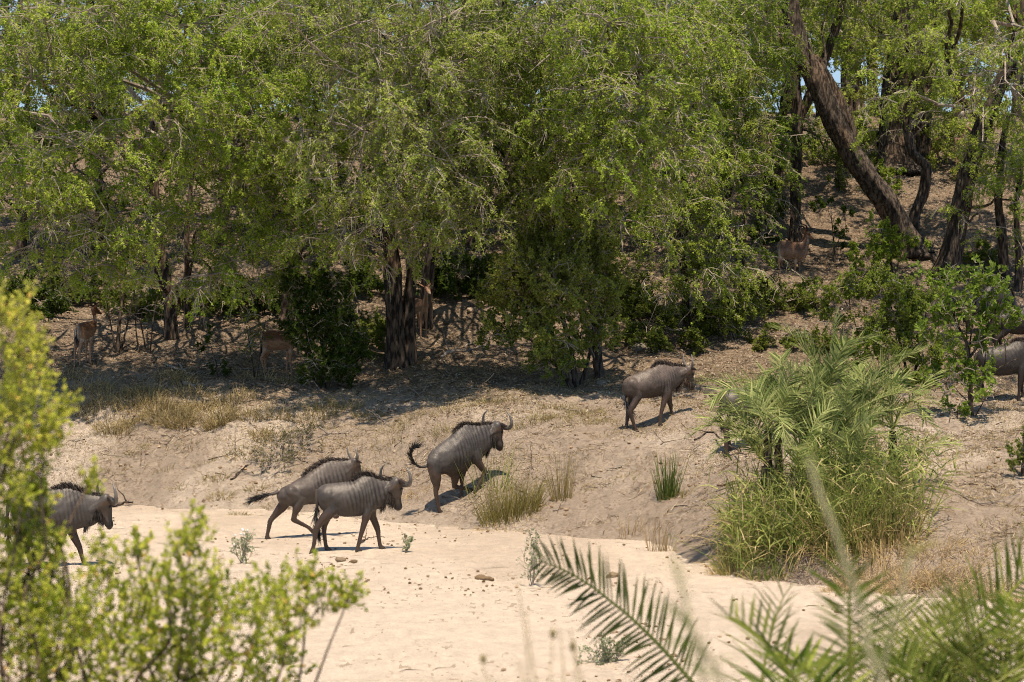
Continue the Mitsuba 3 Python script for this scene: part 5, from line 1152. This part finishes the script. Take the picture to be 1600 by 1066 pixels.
def bank_pts(n):
    x, y = frustum(n * 3, 39, 60); z = bank_z(x, y); k = (z > river_z(x, y)) & (meshkit.fbm(np.stack([x, y, 0 * x], 1) * .9, 2, 4) > .52)
    return x[k][:n], y[k][:n]
cv_, cf_, cc_ = clods(1900, bank_pts, .008, .055, [(.36, .26, .17), (.30, .21, .14), (.22, .155, .10), (.44, .34, .24)])
scene['dirt_clods'] = mikit.ply((cv_, cf_), 'm_mat', 40, ) if False else mikit.ply((cv_, cf_), 'm_mat', False, color=cc_)
labels['dirt_clods'] = {'label': 'small clods of earth and pebbles strewn over the bank', 'category': 'clods', 'kind': 'stuff'}
def sand_pts(n):
    x, y = frustum(n * 4, 31, 58); k = (bank_z(x, y) < river_z(x, y) - .02) & (meshkit.fbm(np.stack([x, y, 0 * x], 1) * .6, 2, 14) > .5)
    return x[k][:n], y[k][:n]
sv_, sf_, sc_ = clods(2200, sand_pts, .005, .04, [(.24, .17, .11), (.16, .115, .075), (.40, .31, .22)])
scene['sand_debris'] = mikit.ply((sv_, sf_), 'm_mat', False, color=sc_)
labels['sand_debris'] = {'label': 'scattered dung crumbs and bits of bark on the sand', 'category': 'debris', 'kind': 'stuff'}
x, y = frustum(60000, 40, 64); z = bank_z(x, y)
msk = (z > .35) & (bank_z(x, y) > river_z(x, y)) & (meshkit.fbm(np.stack([x, y, 0 * x], 1) * .8, 3, 24) + np.clip((z - 1.2) * .12, -.04, .09) > .52)
x, y, z = x[msk], y[msk], z[msk]; n = len(x)
gv_, gf_, gi_ = blades(np.stack([x, y, z - .01], 1), nrm(np.stack([0 * x, 0 * x, 1 + 0 * x], 1) + rl.normal(size=(n, 3)) * .6), rl.uniform(.08, .30, n), .012, .5, rl, 2)
gc_ = (np.array([.30, .23, .12]) + np.array([.34, .28, .17]) * rl.random((n, 1)) ** 2 + np.array([-.10, -.03, -.06]) * (rl.random((n, 1)) < .25)) * rl.uniform(.7, 1.1, (n, 1))
scene['dry_ground_cover'] = mikit.ply((gv_, gf_), 'm_straw', False, color=np.clip(gc_[gi_], .02, .9))
labels['dry_ground_cover'] = {'label': 'thin dry grass and stubble along the top of the bank', 'category': 'grass', 'kind': 'stuff'}

x, y = frustum(52000, 39, 63); z = bank_z(x, y)
dens_ = meshkit.fbm(np.stack([x, y, 0 * x], 1) * 1.1, 3, 52)
msk = (z > river_z(x, y) + .12) & (z < 2.7) & (dens_ > .47 + .10 * rl.random(len(x)))
x, y, z = x[msk], y[msk], z[msk]; n = len(x); a_ = rl.random(n) * 6.283; ln_ = rl.uniform(.08, .30, n)
x2, y2 = x + np.cos(a_) * ln_, y + np.sin(a_) * ln_
d_ = np.stack([x2 - x, y2 - y, bank_z(x2, y2) - z + .02 + .05 * rl.random(n)], 1)
gv_, gf_, gi_ = blades(np.stack([x, y, z + .012], 1), nrm(d_), ln_, .013, .02, rl, 2)
pal = np.array([(.46, .37, .23), (.33, .25, .15), (.13, .095, .07), (.20, .15, .11), (.55, .47, .34), (.09, .068, .052)])
gc_ = pal[rl.integers(0, 6, n)] * rl.uniform(.75, 1.15, (n, 1))
scene['fallen_straw'] = mikit.ply((gv_, gf_), 'm_mat', False, color=gc_[gi_])
labels['fallen_straw'] = {'label': 'broken straw and twig litter lying on the bank', 'category': 'litter', 'kind': 'stuff'}

# ------------------------------------------------------------------ plants close to the camera
rb = np.random.default_rng(88)
bush = thing('foreground_bush', 'yellow green leafy bush close to the camera at the lower left', 'bush')
blobs = [(28, 490, 34), (30, 535, 50), (25, 590, 62), (38, 640, 62), (15, 700, 62), (70, 690, 26), (95, 640, 14), (5, 760, 55), (35, 775, 22), (0, 830, 55), (30, 910, 70), (100, 930, 50), (30, 980, 100), (120, 1000, 100), (220, 1010, 90), (300, 1040, 80),
         (170, 890, 40), (230, 930, 60), (290, 900, 48), (300, 840, 34), (350, 930, 50), (390, 990, 66), (300, 980, 70), (430, 920, 34), (450, 970, 40), (500, 950, 34), (545, 935, 22), (420, 1040, 50), (138, 760, 9), (95, 1050, 90), (210, 860, 24), (480, 900, 20), (95, 845, 8), (55, 795, 28), (58, 770, 18), (50, 850, 34), (85, 880, 26)]
roots = [np.array([-2.3, 11.6, float(ground_z(-2.3, 11.6))]), np.array([-1.8, 11.9, float(ground_z(-1.8, 11.9))]), np.array([-2.7, 12.2, float(ground_z(-2.7, 12.2))])]
bl_v, tw_ = [], []
Cs, Ds = [], []
for i, (px, py, r) in enumerate(blobs):
    r = r * .95 if py > 860 else r
    d = 11.8 + rb.uniform(-.35, .35); c = at(px, py, d); R = r * d / 4000
    ro = roots[int(np.argmin([np.linalg.norm((q - c) * [1, 1, .3]) for q in roots]))]
    lp = limb(ro, c, 0, 0, rb, .05)
    add(bush, 'branch', tube(resample(lp, .05)[0], np.linspace(.014, .004, len(resample(lp, .05)[0])), 6), 'm_bark', True)
    ns = int(8 + R * R * 1250)
    for k in range(ns):
        a = c + nrm(rb.normal(size=3)) * R * rb.random() ** .4 * [1, .9, 1]; dd = nrm(nrm(a - c) * .5 + np.array([.1, 0, .65]) + rb.normal(size=3) * .45)
        ln = rb.uniform(.07, .17); q = np.array([a - dd * ln * .4 + dd * ln * u + np.array([0, 0, .02]) * u * u for u in np.linspace(0, 1, 5)])
        tw_.append(ribbon(q, np.linspace(.0028, .001, 5), rb))
        m = int(ln / .0095)
        for u in np.linspace(.12, 1, m):
            f = u * 4; j = min(int(f), 3); Cs.append(q[j] + (q[j + 1] - q[j]) * (f - j)); Ds.append(dd)
Cs, Ds = np.array(Cs), np.array(Ds); n = len(Cs)
d = nrm(Ds * .7 + nrm(rb.normal(size=(n, 3))) * .9 + [0, 0, .2]); up = nrm(np.array([0, -.3, 1]) + rb.normal(size=(n, 3)) * .6); sd = nrm(np.cross(d, up)); nn = np.cross(sd, d)
ln = rb.uniform(.020, .036, n)[:, None]; w = ln * rb.uniform(.27, .38, n)[:, None]
V = np.stack([Cs, Cs + d * ln * .35 + sd * w + nn * ln * .08, Cs + d * ln * .75 + sd * w * .8 + nn * ln * .06, Cs + d * ln - nn * ln * .1, Cs + d * ln * .75 - sd * w * .8 + nn * ln * .06, Cs + d * ln * .35 - sd * w + nn * ln * .08], 1)
i = np.arange(n)[:, None] * 6
F = np.vstack([i + [0, 1, 5], i + [1, 2, 4], i + [1, 4, 5], i + [2, 3, 4]])
k = np.clip(rb.random((n, 1)) * .8 + np.clip((Cs[:, 2:3] - 3.6) * .25, -.15, .4), 0, 1)
col = np.array([.28, .37, .035]) * (1 - k) + np.array([.68, .66, .13]) * k
old = rb.random((n, 1)) < .035; col = np.where(old, [.62, .42, .12], col) * rb.uniform(.8, 1.2, (n, 1))
add(bush, 'twigs', join(tw_), 'm_twig'); labels[bush + '__twigs'] = {'kind': 'stuff'}
add(bush, 'foliage', (V.reshape(-1, 3), F), 'm_leaf', False, color=np.repeat(col, 6, 0)); labels[bush + '__foliage'] = {'kind': 'stuff'}
print('bush leaves', n)

FP1, FP2 = (.055, .095, .016), (.29, .34, .07)
fp = thing('foreground_palm', 'out of focus palm fronds close to the camera along the bottom right', 'palm')
def aim_frond(p0, p1, d0, d1, nl, ll, lw, sag, split=False, c1=FP1, c2=FP2, twist=None, vee=.35):
    a, b = at(*p0, d0 * 1.45), at(*p1, d1 * 1.45)
    v = b - a; Ln = np.linalg.norm(v) * 1.05
    return add_frond(fp, a, v + np.array([0, 0, Ln * sag * .45]), Ln, int(nl * 1.25), ll * 1.45, lw * 1.38, sag, rb, c1, c2, split=split, twist=twist, vee=vee, ang0=1.25)
aim_frond((1120, 1110), (885, 850), 9.6, 10.2, 30, .22, 0.0141, .10, True, c1=(.045, .075, .018), c2=(.13, .16, .05), twist=(.0, 1, .35), vee=.1)
aim_frond((1190, 1120), (1310, 960), 9.0, 9.4, 16, .24, 0.0154, .25, True, c2=(.24, .31, .08))
aim_frond((1330, 1150), (1250, 985), 8.6, 8.8, 15, .24, 0.0144, .25, c1=(.04, .08, .012))
aim_frond((1300, 1160), (1180, 940), 8.0, 8.2, 14, .22, 0.0134, .15)
aim_frond((1400, 1150), (1640, 830), 9.5, 9.8, 34, .26, 0.0141, .06, True, twist=(.0, 1, .3), vee=.1)
aim_frond((1420, 1120), (1600, 950), 9.8, 10.5, 30, .26, 0.0128, .12, twist=(0, 1, .4))
aim_frond((1440, 1130), (1660, 1000), 9.2, 9.4, 30, .24, 0.0128, .10, c2=(.26, .27, .07))
aim_frond((1370, 1130), (1480, 900), 10.2, 10.6, 26, .22, 0.0116, .12, c2=(.26, .29, .07))
aim_frond((1450, 1120), (1530, 960), 9.4, 9.2, 26, .20, 0.0128, .3, c2=(.28, .29, .07))
aim_frond((1560, 1130), (1590, 930), 9.0, 9.3, 24, .20, 0.0128, .15)
aim_frond((1330, 1080), (1322, 895), 7.4, 7.4, 14, .20, 0.0102, .05, c1=(.09, .15, .02))
aim_frond((1500, 1150), (1380, 990), 9.0, 9.2, 26, .22, 0.0141, .2, c2=(.24, .29, .07))
for j in range(14):
    x0 = rb.uniform(1180, 1600); x1 = x0 + rb.uniform(-140, 160); y1 = rb.uniform(905, 1010)
    if x1 < 1160: y1 += 50
    aim_frond((x0, 1130 + rb.uniform(0, 40)), (x1, y1), rb.uniform(8.6, 10.2), rb.uniform(8.8, 10.4), 15, .21, .0075, rb.uniform(.05, .3), c1=(.10, .15, .03), c2=(.36, .39, .11))
for j, (p0, p1, d0, r) in enumerate([((1345, 960), (1266, 715), 4.6, .0085), ((1365, 1080), (1425, 860), 5.0, .006), ((1085, 1000), (1055, 880), 4.6, .006), ((1150, 1090), (1060, 960), 4.5, .007)]):
    stalk = thing('grass_stalk', ['thick blurred stalk close to the camera rising in front of the palm clump', 'blurred pale stalk close to the camera right of the thick one', 'blurred stalk before the open sand left of the palm clump', 'short blurred stalk just below the stalk before the open sand'][j], 'stalk')
    a, b = at(*p0, d0), at(*p1, d0 + .1); a = a + (a - b) * 1.6
    q = a + (b - a) * np.linspace(0, 1, 14)[:, None] + rb.normal(size=(14, 3)) * .003
    cc = np.array([.40, .38, .24]) * (.8 + .4 * rb.random((14, 1)))
    v, f = tube(q, np.linspace(r, r * .55, 14), 7)
    add(stalk, 'stem', (v, f), 'm_straw', True, color=np.vstack([np.repeat(cc, 7, 0), cc[:1], cc[-1:]]))
    bv, bf, bi = blades(np.repeat(q[5:], 2, 0), nrm(nrm(b - a) + rb.normal(size=(18, 3)) * .45), .10, .007, .3, rb, 3)
    add(stalk, 'leaves', (bv, bf), 'm_leaf', False, color=np.tile([.20, .27, .06], (len(bv), 1))); labels[stalk + '__leaves'] = {'kind': 'stuff'}
SG = 'thin out of focus grass stems at the bottom centre'
for j, (x0, y0, x1, y1, head) in enumerate([(765, 1090, 755, 1030, 1), (830, 1090, 810, 910, 0), (842, 1090, 820, 955, 0), (860, 1090, 864, 990, 1), (880, 1090, 877, 985, 0), (905, 1090, 895, 1010, 1), (915, 1090, 890, 980, 0), (822, 1090, 812, 1030, 0)]):
    key = thing('wild_grass', 'thin blurred grass stem close to the camera at the bottom centre', 'grass', SG)
    a, b = at(x0, y0, 8), at(x1, y1, 8.1); a = a + (a - b) * 1.2
    q = a + (b - a) * np.linspace(0, 1, 9)[:, None] + rb.normal(size=(9, 3)) * .003
    parts = [tube(q, np.linspace(.0035, .0018, 9), 5)]
    if head:
        m_ = trimesh.creation.icosphere(1, .011); m_.apply_scale([1, 1, 1.5]); m_.apply_translation(b); parts.append((np.array(m_.vertices), np.array(m_.faces)))
    v, f = join(parts)
    scene[key] = mikit.ply((v, f), 'm_straw', True, color=np.tile([.34, .29, .14], (len(v), 1)))
print('tris', NTRI(), 'entries', len(scene))
